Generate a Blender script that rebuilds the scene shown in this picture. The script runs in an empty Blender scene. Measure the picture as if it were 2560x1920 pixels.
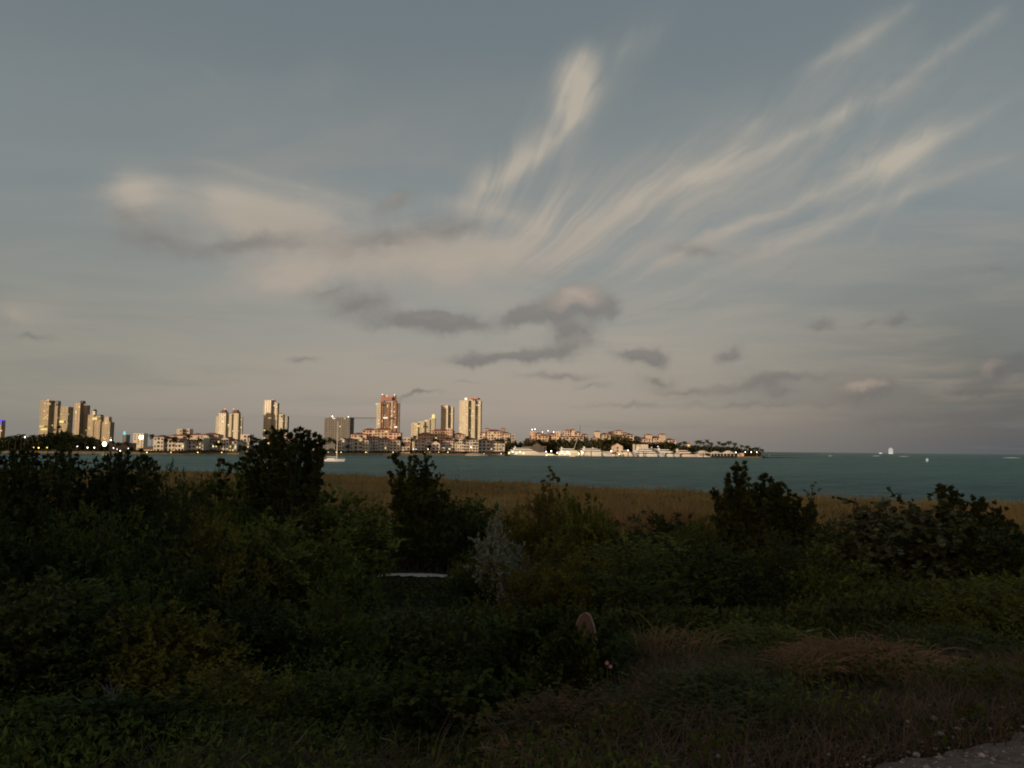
import bpy, math, random
import numpy as np
from mathutils import Matrix, Vector
sc = bpy.context.scene
COL = sc.collection
PI = math.pi
F = 1934.0
EYE = 7.0

# ------------------------------------------------------------------ camera
cd = bpy.data.cameras.new("camera")
cam = bpy.data.objects.new("camera", cd)
COL.objects.link(cam)
cd.sensor_width = 36.0
cd.lens = F / 2560 * 36.0
cd.clip_start = 0.1
cd.clip_end = 90000
PITCH = math.atan(163.5 / F)
CM = Matrix.Rotation(PI / 2 + PITCH, 3, 'X') @ Matrix.Rotation(math.radians(0.54), 3, 'Z')
cam.matrix_world = Matrix.Translation((0, 0, EYE)) @ CM.to_4x4()
sc.camera = cam


def at(px, py, d):
    """point seen at photo pixel (2560x1920) lying d metres ahead (world y)"""
    v = CM @ Vector(((px - 1280) / F, (960 - py) / F, -1))
    return Vector((0, 0, EYE)) + v * (d / v.y)


def hor(px):
    return 1123.5 + (px - 1280) * math.tan(math.radians(0.54))


def xat(px, d):
    return at(px, hor(px), d).x


def zat(px, py, d):
    return at(px, py, d).z


# ------------------------------------------------------------------ render
sc.cycles.use_denoising = True
sc.cycles.max_bounces = 6
sc.cycles.diffuse_bounces = 3
sc.cycles.glossy_bounces = 2
sc.cycles.transmission_bounces = 2
sc.cycles.filter_width = 1.9
sc.view_settings.view_transform = 'Standard'
sc.view_settings.look = 'None'
sc.view_settings.gamma = 1
sc.view_settings.exposure = 0


def lin(r, g, b):
    f = lambda c: (c / 255 / 12.92) if c / 255 <= 0.04045 else ((c / 255 + 0.055) / 1.055) ** 2.4
    return (f(r), f(g), f(b), 1)


# ------------------------------------------------------------------ materials
MATS = {}


def nodes(name):
    m = bpy.data.materials.new(name)
    m.use_nodes = True
    nt = m.node_tree
    for n in list(nt.nodes):
        nt.nodes.remove(n)
    return m, nt


def mat(name, c1, c2=None, scale=1.0, rough=0.8, spec=0.3, bump=0.0, objrand=0.0, metal=0.0, trans=0.0, coord='Object', detail=4, c3=None):
    if name in MATS:
        return MATS[name]
    m, nt = nodes(name)
    out = nt.nodes.new('ShaderNodeOutputMaterial')
    b = nt.nodes.new('ShaderNodeBsdfPrincipled')
    b.inputs['Roughness'].default_value = rough
    b.inputs['Metallic'].default_value = metal
    b.inputs['Specular IOR Level'].default_value = spec
    tc = nt.nodes.new('ShaderNodeTexCoord')
    nz = nt.nodes.new('ShaderNodeTexNoise')
    nz.inputs['Scale'].default_value = scale
    nz.inputs['Detail'].default_value = detail
    nt.links.new(tc.outputs[coord], nz.inputs['Vector'])
    rp = nt.nodes.new('ShaderNodeValToRGB')
    c2 = c2 or tuple(x * 0.8 for x in c1)
    rp.color_ramp.elements[0].position = 0.3
    rp.color_ramp.elements[1].position = 0.7
    rp.color_ramp.elements[0].color = (*c2[:3], 1)
    rp.color_ramp.elements[1].color = (*c1[:3], 1)
    if c3:
        e = rp.color_ramp.elements.new(0.5)
        e.color = (*c3[:3], 1)
    nt.links.new(nz.outputs['Fac'], rp.inputs['Fac'])
    src = rp.outputs['Color']
    if objrand:
        oi = nt.nodes.new('ShaderNodeObjectInfo')
        hv = nt.nodes.new('ShaderNodeHueSaturation')
        mr = nt.nodes.new('ShaderNodeMapRange')
        mr.inputs['To Min'].default_value = 1 - objrand
        mr.inputs['To Max'].default_value = 1 + objrand
        nt.links.new(oi.outputs['Random'], mr.inputs['Value'])
        nt.links.new(mr.outputs['Result'], hv.inputs['Value'])
        mr2 = nt.nodes.new('ShaderNodeMapRange')
        mr2.inputs['To Min'].default_value = 0.5 + objrand * 0.07
        mr2.inputs['To Max'].default_value = 0.5 - objrand * 0.07
        nt.links.new(oi.outputs['Random'], mr2.inputs['Value'])
        nt.links.new(mr2.outputs['Result'], hv.inputs['Hue'])
        nt.links.new(src, hv.inputs['Color'])
        src = hv.outputs['Color']
    nt.links.new(src, b.inputs['Base Color'])
    if bump:
        bp = nt.nodes.new('ShaderNodeBump')
        bp.inputs['Strength'].default_value = bump
        nt.links.new(nz.outputs['Fac'], bp.inputs['Height'])
        nt.links.new(bp.outputs['Normal'], b.inputs['Normal'])
    if trans:
        tr = nt.nodes.new('ShaderNodeBsdfTranslucent')
        nt.links.new(src, tr.inputs['Color'])
        mx = nt.nodes.new('ShaderNodeMixShader')
        mx.inputs[0].default_value = trans
        nt.links.new(b.outputs[0], mx.inputs[1])
        nt.links.new(tr.outputs[0], mx.inputs[2])
        nt.links.new(mx.outputs[0], out.inputs['Surface'])
    else:
        nt.links.new(b.outputs[0], out.inputs['Surface'])
    MATS[name] = m
    return m


def glow(name, c, s):
    if name in MATS:
        return MATS[name]
    m, nt = nodes(name)
    out = nt.nodes.new('ShaderNodeOutputMaterial')
    e = nt.nodes.new('ShaderNodeEmission')
    e.inputs['Color'].default_value = (*c[:3], 1)
    oi = nt.nodes.new('ShaderNodeObjectInfo')
    mr = nt.nodes.new('ShaderNodeMapRange')
    mr.inputs['To Min'].default_value = s * 0.55
    mr.inputs['To Max'].default_value = s * 1.3
    nt.links.new(oi.outputs['Random'], mr.inputs['Value'])
    nt.links.new(mr.outputs['Result'], e.inputs['Strength'])
    nt.links.new(e.outputs[0], out.inputs['Surface'])
    MATS[name] = m
    return m


# ------------------------------------------------------------------ mesh builder
class MB:
    def __init__(s):
        s.v = []
        s.f = []

    def add(s, vs, fs):
        o = len(s.v)
        s.v += [tuple(v) for v in vs]
        s.f += [tuple(i + o for i in f) for f in fs]
        return s

    def box(s, x0, x1, y0, y1, z0, z1):
        return s.add([(x0, y0, z0), (x1, y0, z0), (x1, y1, z0), (x0, y1, z0), (x0, y0, z1), (x1, y0, z1), (x1, y1, z1), (x0, y1, z1)],
                     [(0, 3, 2, 1), (4, 5, 6, 7), (0, 1, 5, 4), (1, 2, 6, 5), (2, 3, 7, 6), (3, 0, 4, 7)])

    def frustum(s, c, z0, z1, a, b, n=8, rot=0.0, sy=1.0, c2=None):
        c2 = c2 or c
        vs = [(c[0] + a * math.cos(rot + 2 * PI * i / n), c[1] + a * sy * math.sin(rot + 2 * PI * i / n), z0) for i in range(n)]
        vs += [(c2[0] + b * math.cos(rot + 2 * PI * i / n), c2[1] + b * sy * math.sin(rot + 2 * PI * i / n), z1) for i in range(n)]
        return s.add(vs, [tuple(range(n))[::-1], tuple(range(n, 2 * n))] + [(i, (i + 1) % n, n + (i + 1) % n, n + i) for i in range(n)])

    def hip(s, x0, x1, y0, y1, z, h, o=0.6):
        x0 -= o; x1 += o; y0 -= o; y1 += o
        w = x1 - x0; d = y1 - y0
        k = min(w, d) / 2
        if w >= d:
            r = [(x0 + k, (y0 + y1) / 2, z + h + .25), (x1 - k + .01, (y0 + y1) / 2, z + h + .25)]
            fs = [(4, 5, 9, 8), (5, 6, 9), (6, 7, 8, 9), (7, 4, 8)]
        else:
            r = [((x0 + x1) / 2, y0 + k, z + h + .25), ((x0 + x1) / 2, y1 - k + .01, z + h + .25)]
            fs = [(4, 5, 8), (5, 6, 9, 8), (6, 7, 9), (7, 4, 8, 9)]
        vs = [(x0, y0, z), (x1, y0, z), (x1, y1, z), (x0, y1, z), (x0, y0, z + .25), (x1, y0, z + .25), (x1, y1, z + .25), (x0, y1, z + .25)] + r
        return s.add(vs, [(3, 2, 1, 0), (0, 1, 5, 4), (1, 2, 6, 5), (2, 3, 7, 6), (3, 0, 4, 7)] + fs)

    def gable(s, x0, x1, y0, y1, z, h):
        m = (x0 + x1) / 2
        return s.add([(x0, y0, z), (x1, y0, z), (x1, y1, z), (x0, y1, z), (m, y0, z + h), (m, y1, z + h)],
                     [(0, 1, 4), (2, 3, 5), (1, 2, 5, 4), (3, 0, 4, 5), (0, 3, 2, 1)])

    def tube(s, pts, radii, n=5):
        pts = [Vector(p) for p in pts]
        o = len(s.v)
        for i, p in enumerate(pts):
            a = pts[max(i - 1, 0)]; b = pts[min(i + 1, len(pts) - 1)]
            t = (b - a)
            t = t.normalized() if t.length > 1e-9 else Vector((0, 0, 1))
            u = t.cross(Vector((0, 0, 1)) if abs(t.z) < .9 else Vector((1, 0, 0))).normalized()
            w = t.cross(u)
            r = radii[i] if hasattr(radii, '__len__') else radii
            for k in range(n):
                q = 2 * PI * k / n
                s.v.append(tuple(p + u * r * math.cos(q) + w * r * math.sin(q)))
        for i in range(len(pts) - 1):
            for k in range(n):
                s.f.append((o + i * n + k, o + i * n + (k + 1) % n, o + (i + 1) * n + (k + 1) % n, o + (i + 1) * n + k))
        s.f.append(tuple(o + k for k in range(n))[::-1])
        s.f.append(tuple(o + (len(pts) - 1) * n + k for k in range(n)))
        return s

    def mesh(s, name, m, smooth=False):
        me = bpy.data.meshes.new(name)
        me.from_pydata(s.v, [], s.f)
        if m:
            me.materials.append(m)
        if smooth:
            me.polygons.foreach_set('use_smooth', [True] * len(me.polygons))
        me.update()
        return me


def npmesh(name, verts, faces, m, k):
    me = bpy.data.meshes.new(name)
    verts = np.asarray(verts, dtype=np.float32).reshape(-1, 3)
    faces = np.asarray(faces, dtype=np.int32).reshape(-1, k)
    me.vertices.add(len(verts))
    me.vertices.foreach_set('co', verts.ravel())
    me.loops.add(faces.size)
    me.loops.foreach_set('vertex_index', faces.ravel())
    me.polygons.add(len(faces))
    me.polygons.foreach_set('loop_start', np.arange(0, faces.size, k, dtype=np.int32))
    me.polygons.foreach_set('loop_total', np.full(len(faces), k, dtype=np.int32))
    me.materials.append(m)
    me.update(calc_edges=True)
    me.validate()
    return me


def put(name, data, parent=None, loc=(0, 0, 0), rz=0.0, scale=(1, 1, 1), rot=None):
    o = bpy.data.objects.new(name, data)
    COL.objects.link(o)
    o.parent = parent
    o.location = loc
    o.rotation_euler = rot if rot else (0, 0, rz)
    o.scale = scale
    return o


def tag(o, label, cat, group=None):
    o['label'] = label
    o['category'] = cat
    if group:
        o['group'] = group
    return o


def thing(name, label, cat, loc=(0, 0, 0), rz=0.0, group=None, scale=(1, 1, 1)):
    return tag(put(name, None, None, loc, rz, scale), label, cat, group)


def kind(o, k):
    o['kind'] = k
    return o


ORD = ['first', 'second', 'third', 'fourth', 'fifth', 'sixth', 'seventh', 'eighth', 'ninth', 'tenth', 'eleventh', 'twelfth', 'thirteenth',
       'fourteenth', 'fifteenth', 'sixteenth', 'seventeenth', 'eighteenth', 'nineteenth', 'twentieth', 'twenty-first', 'twenty-second',
       'twenty-third', 'twenty-fourth', 'twenty-fifth', 'twenty-sixth', 'twenty-seventh', 'twenty-eighth', 'twenty-ninth', 'thirtieth']

# ------------------------------------------------------------------ terrain
SHX = [-400, -150, -72, -39, -23, 14, 43, 58, 150, 400]
SHY = [230, 195, 180, 169, 160, 122, 97, 84, 60, 20]


def shore(x):
    return np.interp(x, SHX, SHY)


def ground(x, y):
    x = np.asarray(x, float); y = np.asarray(y, float)
    hi = np.interp(y, [-10, 3, 5, 9, 14, 20, 26, 35, 50], [5.45, 5.35, 5.3, 4.8, 3.95, 3.25, 2.95, 2.6, 2.3])
    lo = np.interp(y, [-10, 3, 4.6, 6, 9, 12, 16, 20, 26, 35, 50], [5.45, 5.35, 5.2, 4.75, 4.15, 3.7, 3.4, 3.2, 2.95, 2.6, 2.3])
    q = np.clip((x / np.maximum(y, 2) + .04) / .26, 0, 1)
    q = q * q * (3 - 2 * q)
    near = lo + (hi - lo) * q
    s = shore(x)
    u = np.clip((y - 50) / np.maximum(s - 50, 5), 0, 3)
    far = np.interp(u, [0, .3, .6, .93, 1.0, 1.06, 1.3], [2.3, 2.0, 1.7, 1.0, 0.0, -.8, -2.5])
    z = np.where(y < 50, near, far)
    und = .12 * np.sin(x * .9 + .3 * y) * np.sin(y * .7 + 1) + .25 * np.sin(x * .17 + 2) * np.sin(y * .13) * np.clip((y - 8) / 20, 0, 1)
    return z + und * np.where(u > .9, 0, 1) * np.clip((y - 3) / 6, 0, 1)


def gz(x, y):
    return float(ground(x, y))
# ------------------------------------------------------------------ sky
SUN_AZ = math.radians(-128)      # 0 = ahead (+y), negative = left; behind the camera's left shoulder
SUN_EL = math.radians(3.0)
SUND = Vector((math.sin(SUN_AZ) * math.cos(SUN_EL), math.cos(SUN_AZ) * math.cos(SUN_EL), math.sin(SUN_EL)))
W = bpy.data.worlds.new("World")
sc.world = W
W.use_nodes = True
wt = W.node_tree
for n in list(wt.nodes):
    wt.nodes.remove(n)
L = wt.links.new


def N(t, **kw):
    n = wt.nodes.new(t)
    for k, v in kw.items():
        setattr(n, k, v)
    return n


def M(op, a, b=None, c=None, clamp=False):
    n = N('ShaderNodeMath', operation=op, use_clamp=clamp)
    for i, v in enumerate((a, b, c)):
        if v is None:
            continue
        if isinstance(v, (int, float)):
            n.inputs[i].default_value = v
        else:
            L(v, n.inputs[i])
    return n.outputs[0]


def MIX(fac, a, b, bt='MIX'):
    n = N('ShaderNodeMix', data_type='RGBA', blend_type=bt)
    for i, v in ((0, fac), (6, a), (7, b)):
        if isinstance(v, (int, float)):
            n.inputs[i].default_value = v
        elif isinstance(v, tuple):
            n.inputs[i].default_value = v
        else:
            L(v, n.inputs[i])
    return n.outputs[2]


def SM(x, a, b):
    n = N('ShaderNodeMapRange', interpolation_type='SMOOTHSTEP')
    n.inputs['From Min'].default_value = a
    n.inputs['From Max'].default_value = b
    L(x, n.inputs['Value'])
    return n.outputs['Result']


def NOISE(vec, scale, detail=5, rough=.55, loc=(0, 0, 0), rot=0, sc3=(1, 1, 1), dist=0.0):
    mp = N('ShaderNodeMapping')
    mp.inputs['Location'].default_value = loc
    mp.inputs['Rotation'].default_value = (0, 0, rot)
    mp.inputs['Scale'].default_value = sc3
    L(vec, mp.inputs['Vector'])
    n = N('ShaderNodeTexNoise')
    n.inputs['Scale'].default_value = scale
    n.inputs['Detail'].default_value = detail
    n.inputs['Roughness'].default_value = rough
    n.inputs['Distortion'].default_value = dist
    L(mp.outputs[0], n.inputs['Vector'])
    return n.outputs['Fac'], n.outputs['Color']


tc = N('ShaderNodeTexCoord')
sep = N('ShaderNodeSeparateXYZ')
L(tc.outputs['Generated'], sep.inputs[0])
X, Y, Z = sep.outputs
Yc = M('MAXIMUM', Y, 0.05)
U = M('DIVIDE', X, Yc)
V = M('DIVIDE', Z, Yc)
cmb = N('ShaderNodeCombineXYZ')
L(U, cmb.inputs[0]); L(V, cmb.inputs[1])
UV = cmb.outputs[0]
front = SM(Y, 0.1, 0.35)
# elevation gradient, zenith blue to the warm grey band above the horizon
rp = N('ShaderNodeValToRGB')
stops = [(0.0, lin(142, 134, 126)), (.05, lin(159, 149, 139)), (.10, lin(159, 151, 142)), (.17, lin(147, 147, 142)), (.26, lin(129, 137, 139)),
         (.36, lin(123, 131, 133)), (.46, lin(112, 122, 126)), (.56, lin(105, 117, 123)), (1.0, lin(70, 88, 106))]
rp.color_ramp.elements[0].position = 0
rp.color_ramp.elements[0].color = stops[0][1]
rp.color_ramp.elements[1].position = 1
rp.color_ramp.elements[1].color = stops[-1][1]
for p, c in stops[1:-1]:
    e = rp.color_ramp.elements.new(p)
    e.color = c
Zp = M('MAXIMUM', Z, 0.0)
L(Zp, rp.inputs['Fac'])
col = rp.outputs['Color']
# the east (right) end of the horizon sinks into the blue-grey earth shadow
rsh = M('MULTIPLY', SM(U, 0.02, 0.75), M('SUBTRACT', 1, SM(V, 0.05, 0.42)))
col = MIX(rsh, col, lin(86, 90, 94))
lsh = M('MULTIPLY', M('SUBTRACT', 1, SM(U, -0.75, -0.1)), M('SUBTRACT', 1, SM(V, 0.1, 0.5)))
col = MIX(M('MULTIPLY', lsh, .55), col, lin(121, 125, 119))

# domain warp
wf, wc = NOISE(UV, 5.0, 4, .55)
vs = N('ShaderNodeVectorMath', operation='SUBTRACT'); L(wc, vs.inputs[0]); vs.inputs[1].default_value = (.5, .5, .5)
vm = N('ShaderNodeVectorMath', operation='MULTIPLY_ADD')
L(vs.outputs[0], vm.inputs[0]); vm.inputs[1].default_value = (.034, .026, 0); L(UV, vm.inputs[2])
WUV = vm.outputs[0]
wf2, wc2 = NOISE(UV, 22.0, 3, .6)
vs2 = N('ShaderNodeVectorMath', operation='SUBTRACT'); L(wc2, vs2.inputs[0]); vs2.inputs[1].default_value = (.5, .5, .5)
vm2 = N('ShaderNodeVectorMath', operation='MULTIPLY_ADD')
L(vs2.outputs[0], vm2.inputs[0]); vm2.inputs[1].default_value = (.060, .034, 0); L(WUV, vm2.inputs[2])
WUV2 = vm2.outputs[0]


def uv(px, py):
    v = CM @ Vector(((px - 1280) / F, (960 - py) / F, -1))
    return Vector((v.x / v.y, v.z / v.y))


BS = [1.3, 1.45]


def blob(vec, px, py, rx, ry, ang):
    c = uv(px, py)
    k = (uv(px + 10, py) - c).length / 10
    a = uv(px + 10 * math.cos(math.radians(ang)), py - 10 * math.sin(math.radians(ang))) - c
    mp = N('ShaderNodeMapping', vector_type='TEXTURE')
    mp.inputs['Location'].default_value = (c.x, c.y, 0)
    mp.inputs['Rotation'].default_value = (0, 0, math.atan2(a.y, a.x))
    mp.inputs['Scale'].default_value = (rx * k * BS[0], ry * k * BS[1], 1)
    L(vec, mp.inputs['Vector'])
    g = N('ShaderNodeTexGradient', gradient_type='QUADRATIC_SPHERE')
    L(mp.outputs[0], g.inputs['Vector'])
    return g.outputs['Fac']


WS = [.62]


def field(vec, blobs):
    acc = 0.0
    for (px, py, rx, ry, ang, w) in blobs:
        acc = M('MULTIPLY_ADD', blob(vec, px, py, rx, ry, ang), w * WS[0], acc)
    return acc


def chain(pts, wd, w):
    out = []
    if len(pts) > 2:      # Catmull-Rom midpoints keep the curve smooth
        q = [pts[0]] + list(pts) + [pts[-1]]
        sm = []
        for i in range(1, len(q) - 2):
            p0, p1, p2, p3 = q[i - 1:i + 3]
            sm += [p1, tuple((-p0[k] + 9 * p1[k] + 9 * p2[k] - p3[k]) / 16 for k in (0, 1))]
        pts = sm + [pts[-1]]
    for (a, b), (c, d) in zip(pts, pts[1:]):
        l = math.hypot(c - a, d - b)
        out.append(((a + c) / 2, (b + d) / 2, l * 1.25, wd, math.degrees(math.atan2(b - d, c - a)), w))
    return out


def NODE_OFF(vec, dx, dy):
    n = N('ShaderNodeVectorMath', operation='ADD')
    L(vec, n.inputs[0]); n.inputs[1].default_value = (dx, dy, 0)
    return n.outputs[0]


# cirrus fans out of a vanishing point low over the skyline: fibres run along the rays of that fan
c0 = uv(1060, 850)
du_ = M('SUBTRACT', U, c0.x); dv_ = M('SUBTRACT', V, c0.y)
rr_ = M('SQRT', M('ADD', M('MULTIPLY', du_, du_), M('MULTIPLY', dv_, dv_)))
th_ = M('ADD', M('ARCTAN2', dv_, du_), M('MULTIPLY', rr_, -.42))
th_ = M('ADD', th_, M('MULTIPLY', M('SUBTRACT', wf, .5), .22))
fc = N('ShaderNodeCombineXYZ'); L(M('MULTIPLY', th_, 1.0), fc.inputs[0]); L(M('MULTIPLY', rr_, .55), fc.inputs[1])
fa, _ = NOISE(fc.outputs[0], 7.0, 3, .5, sc3=(1, .55, 1))
fb, _ = NOISE(fc.outputs[0], 19.0, 6, .62, sc3=(1, .16, 1), loc=(3, 1, 0))
fib = M('ADD', M('MULTIPLY', SM(fa, .36, .66), .65), M('MULTIPLY', SM(fb, .30, .74), .46))
cl1 = []
cl1 += [(1441, 200, 105, 54, 78, 2.3), (1432, 258, 76, 40, 66, 1.3), (1462, 140, 70, 24, 64, .7)]
cl1 += chain([(1445, 270), (1400, 335), (1310, 405), (1180, 470)], 46, .75)
cl1 += chain([(1450, 240), (1410, 330), (1310, 420), (1200, 480)], 18, .45)
cl1 += chain([(1560, 520), (1690, 455), (1801, 393), (1911, 289)], 30, .60)
cl1 += chain([(1700, 450), (1859, 399), (2061, 301), (2264, 202), (2400, 100), (2510, 20)], 24, .55)
cl1 += chain([(1772, 590), (2003, 503), (2177, 428), (2293, 370)], 30, .60)
cl1 += chain([(2150, 445), (2293, 366)], 46, 1.8)
cl1 += chain([(2293, 372), (2400, 330), (2495, 275), (2590, 210)], 24, .40)
cl1 += chain([(1900, 622), (1974, 592), (2148, 538), (2322, 463), (2560, 390)], 22, .50)
cl1 += chain([(1990, 175), (2090, 130), (2177, 87), (2290, 0)], 22, .30)
cl1 += chain([(1090, 500), (1230, 520), (1370, 575)], 24, .45)
cl1 += chain([(500, 400), (700, 455), (900, 515)], 16, .3)
cl1 += [(350, 480, 120, 60, -8, 1.5), (335, 520, 70, 44, -10, .9), (650, 555, 200, 84, -6, 1.2), (560, 500, 150, 44, -12, .7), (690, 700, 210, 56, 10, 1.2), (590, 730, 90, 30, 8, .6), (970, 640, 260, 50, 12, .9), (1300, 650, 340, 60, 8, .6), (1640, 640, 200, 40, 16, .5), (40, 780, 90, 44, 0, .8)]
cl1 += [(740, 885, 420, 10, -1, .35), (980, 878, 170, 8, 0, .4), (520, 180, 60, 16, -45, .25)]
# broad envelopes the fibres live in
WS[0] = .62
veilb = [(1560, 120, 330, 90, 40, .85), (1330, 380, 240, 90, 40, .9), (1750, 430, 460, 140, 33, 1.25), (2250, 230, 460, 130, 33, 1.1), (2100, 470, 560, 140, 27, 1.15), (1500, 560, 400, 120, 20, 1.1),
         (2150, 90, 260, 70, 35, .6), (1900, 640, 420, 80, 14, .6), (1250, 620, 520, 140, 10, 1.7), (900, 640, 460, 130, 8, 1.5), (640, 560, 380, 140, -6, 1.4), (330, 490, 170, 90, -8, .8),
         (700, 710, 260, 70, 8, 1.0), (1700, 780, 600, 100, 6, 1.1), (2350, 600, 320, 70, 10, .5), (560, 200, 330, 170, -30, .45), (820, 260, 140, 260, 0, .35), (120, 780, 200, 80, 0, .6), (1500, 860, 900, 80, 0, .6)]
BS[:] = [1.6, 2.0]
WS[0] = .75
env = field(WUV, veilb)
BS[:] = [1.45, 1.9]
WS[0] = .52
iso, _ = NOISE(WUV, 6.0, 6, .6, sc3=(.55, 1.3, 1), dist=.3)
mixf = M('MULTIPLY', SM(U, -.28, -.02), SM(rr_, .10, .26))          # fibres right of the fan's root, softer cloud left of it
tex = M('ADD', M('MULTIPLY', fib, mixf), M('MULTIPLY', M('MULTIPLY', SM(iso, .30, .72), 1.15), M('SUBTRACT', 1, mixf)))
bright = field(WUV, cl1)
cirm = M('ADD', M('MULTIPLY', env, M('MULTIPLY_ADD', tex, .62, .16)), M('MULTIPLY', bright, M('MULTIPLY_ADD', tex, .75, .55)))
cirm = M('MULTIPLY', M('MULTIPLY', SM(cirm, 0.0, 1.25), front), .92)
ccol = MIX(SM(V, .15, .45), lin(172, 158, 145), lin(184, 174, 158))
col = MIX(cirm, col, ccol)
# thin veils over the lower half of the sky
pv = M('DIVIDE', 1.0, M('ADD', V, .16))
pu = M('MULTIPLY', U, pv)
c2 = N('ShaderNodeCombineXYZ'); L(pu, c2.inputs[0]); L(pv, c2.inputs[1])
veil, _ = NOISE(c2.outputs[0], 1.1, 6, .6, rot=.35, sc3=(.7, 1.5, 1), dist=.4)
vl = M('MULTIPLY', M('MULTIPLY', SM(veil, .42, .75), SM(V, .01, .09)), M('SUBTRACT', 1, SM(V, .28, .6)))
col = MIX(M('MULTIPLY', vl, .5), col, lin(162, 151, 140))
vd = M('MULTIPLY', M('SUBTRACT', 1, SM(veil, .28, .5)), M('SUBTRACT', 1, SM(V, .2, .5)))
col = MIX(M('MULTIPLY', vd, .30), col, lin(118, 122, 123))

# low cumulus: one density field, sampled again towards the light to find the lit sides
BS[:] = [1.5, 1.6]
WS[0] = 1.45
grey = [(330, 545, 90, 50, 0, .5), (380, 610, 170, 52, -4, .75), (620, 612, 190, 42, 6, .8), (960, 600, 260, 50, 8, .7), (1130, 575, 120, 34, 12, .5), (975, 512, 90, 34, 22, .55), (1010, 495, 40, 26, 10, .3), (900, 760, 140, 38, 8, .7), (830, 730, 120, 26, 10, .4),
        (1060, 805, 170, 34, -2, 1.1), (1150, 800, 90, 30, 0, .6), (1450, 745, 90, 48, 8, 1.2), (1380, 775, 130, 40, 10, .9), (1520, 770, 70, 40, 0, .8), (1430, 825, 70, 34, 6, .9), (1300, 800, 90, 26, 10, .7), (1400, 868, 120, 26, 8, .7),
        (1270, 888, 190, 22, 2, .9), (1620, 890, 80, 28, 0, 1.1), (1570, 880, 70, 18, 0, .5), (1825, 888, 52, 24, 8, 1.1), (1165, 905, 100, 16, 5, .5), (1400, 935, 160, 16, 0, .6), (1480, 960, 60, 12, 0, .5), (1640, 945, 90, 24, 0, .7), (1700, 975, 160, 18, 0, .5),
        (1950, 950, 210, 20, 7, .8), (1960, 982, 90, 20, 0, .6), (2150, 975, 110, 38, 8, .9), (2190, 955, 60, 22, 0, .6), (2060, 815, 60, 18, 3, .8), (2250, 800, 56, 22, 5, .9), (2170, 810, 40, 16, 20, .5),
        (2470, 945, 110, 34, 8, .9), (2510, 915, 60, 26, 10, .7), (2560, 900, 70, 34, 0, .7), (760, 895, 60, 12, 10, .5), (1160, 950, 50, 8, 0, .4), (1060, 986, 80, 9, 0, .8), (70, 835, 90, 16, 0, .6), (20, 800, 60, 22, 0, .3),
        (2420, 975, 200, 18, 0, .5), (1900, 1010, 340, 14, 0, .4), (2300, 1040, 400, 26, 2, .45), (1560, 1015, 260, 12, 0, .3), (1740, 630, 110, 24, -8, .6), (2480, 680, 200, 22, 8, .3), (2560, 990, 120, 60, 0, .5)]
shade_only = [(1450, 735, 110, 50, 10, .55), (2150, 965, 100, 34, 8, .55), (2470, 920, 80, 34, 8, .35), (985, 500, 90, 40, 20, .22), (360, 560, 130, 50, 0, .25)]


def cumulus(vec):
    n1, _ = NOISE(vec, 13.0, 3, .5, sc3=(.55, 1.25, 1))
    n2, _ = NOISE(vec, 42.0, 5, .6, sc3=(.7, 1.2, 1))
    gf = field(vec, grey)
    e = M('ADD', M('MULTIPLY', M('SUBTRACT', n1, .5), 1.2), M('MULTIPLY', M('SUBTRACT', n2, .5), .6))
    return M('ADD', gf, M('MULTIPLY', e, M('MINIMUM', M('MULTIPLY', gf, 1.6), .8)))


d0 = cumulus(WUV2)
d1 = cumulus(NODE_OFF(WUV2, -.004, .011))
gm = M('MULTIPLY', SM(d0, .02, 1.05), front)
lit = M('ADD', M('MULTIPLY', M('SUBTRACT', d0, d1), .22), field(WUV2, shade_only))
lit = SM(lit, 0.05, .95)
gcol = MIX(SM(V, .05, .3), lin(106, 102, 105), lin(127, 121, 116))
gcol = MIX(SM(U, .3, .7), gcol, lin(92, 92, 98))
lcol = MIX(SM(U, .2, .7), lin(172, 154, 141), lin(142, 130, 124))
gcol = MIX(lit, gcol, lcol)
col = MIX(M('MULTIPLY', gm, .80), col, gcol)

# afterglow round the low sun, behind the camera, and the physical sky under it all
dt = N('ShaderNodeVectorMath', operation='DOT_PRODUCT')
L(tc.outputs['Generated'], dt.inputs[0]); dt.inputs[1].default_value = tuple(SUND)
ag = SM(dt.outputs['Value'], .2, 1.0)
ag = M('MULTIPLY', M('MULTIPLY', ag, ag), M('SUBTRACT', 1, SM(Z, .1, .6)))
col = MIX(ag, col, (1.5, .78, .38, 1))
sky = N('ShaderNodeTexSky', sky_type='NISHITA', sun_disc=False, sun_elevation=SUN_EL, sun_rotation=SUN_AZ)
sky.air_density = 1.0
sky.dust_density = 2.0
bg1 = N('ShaderNodeBackground'); bg1.inputs['Strength'].default_value = .97
L(col, bg1.inputs['Color'])
bg2 = N('ShaderNodeBackground'); bg2.inputs['Strength'].default_value = .02
L(sky.outputs[0], bg2.inputs['Color'])
ad = N('ShaderNodeAddShader')
L(bg1.outputs[0], ad.inputs[0]); L(bg2.outputs[0], ad.inputs[1])
wo = N('ShaderNodeOutputWorld')
L(ad.outputs[0], wo.inputs['Surface'])
W.cycles.sampling_method = 'MANUAL'
W.cycles.sample_map_resolution = 512

sun = bpy.data.lights.new("sun", 'SUN')
sun.energy = 3.8
sun.angle = math.radians(1.5)
sun.color = (1.0, .76, .52)
so = bpy.data.objects.new("sun", sun)
COL.objects.link(so)
so.rotation_euler = SUND.to_track_quat('Z', 'Y').to_euler()

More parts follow.
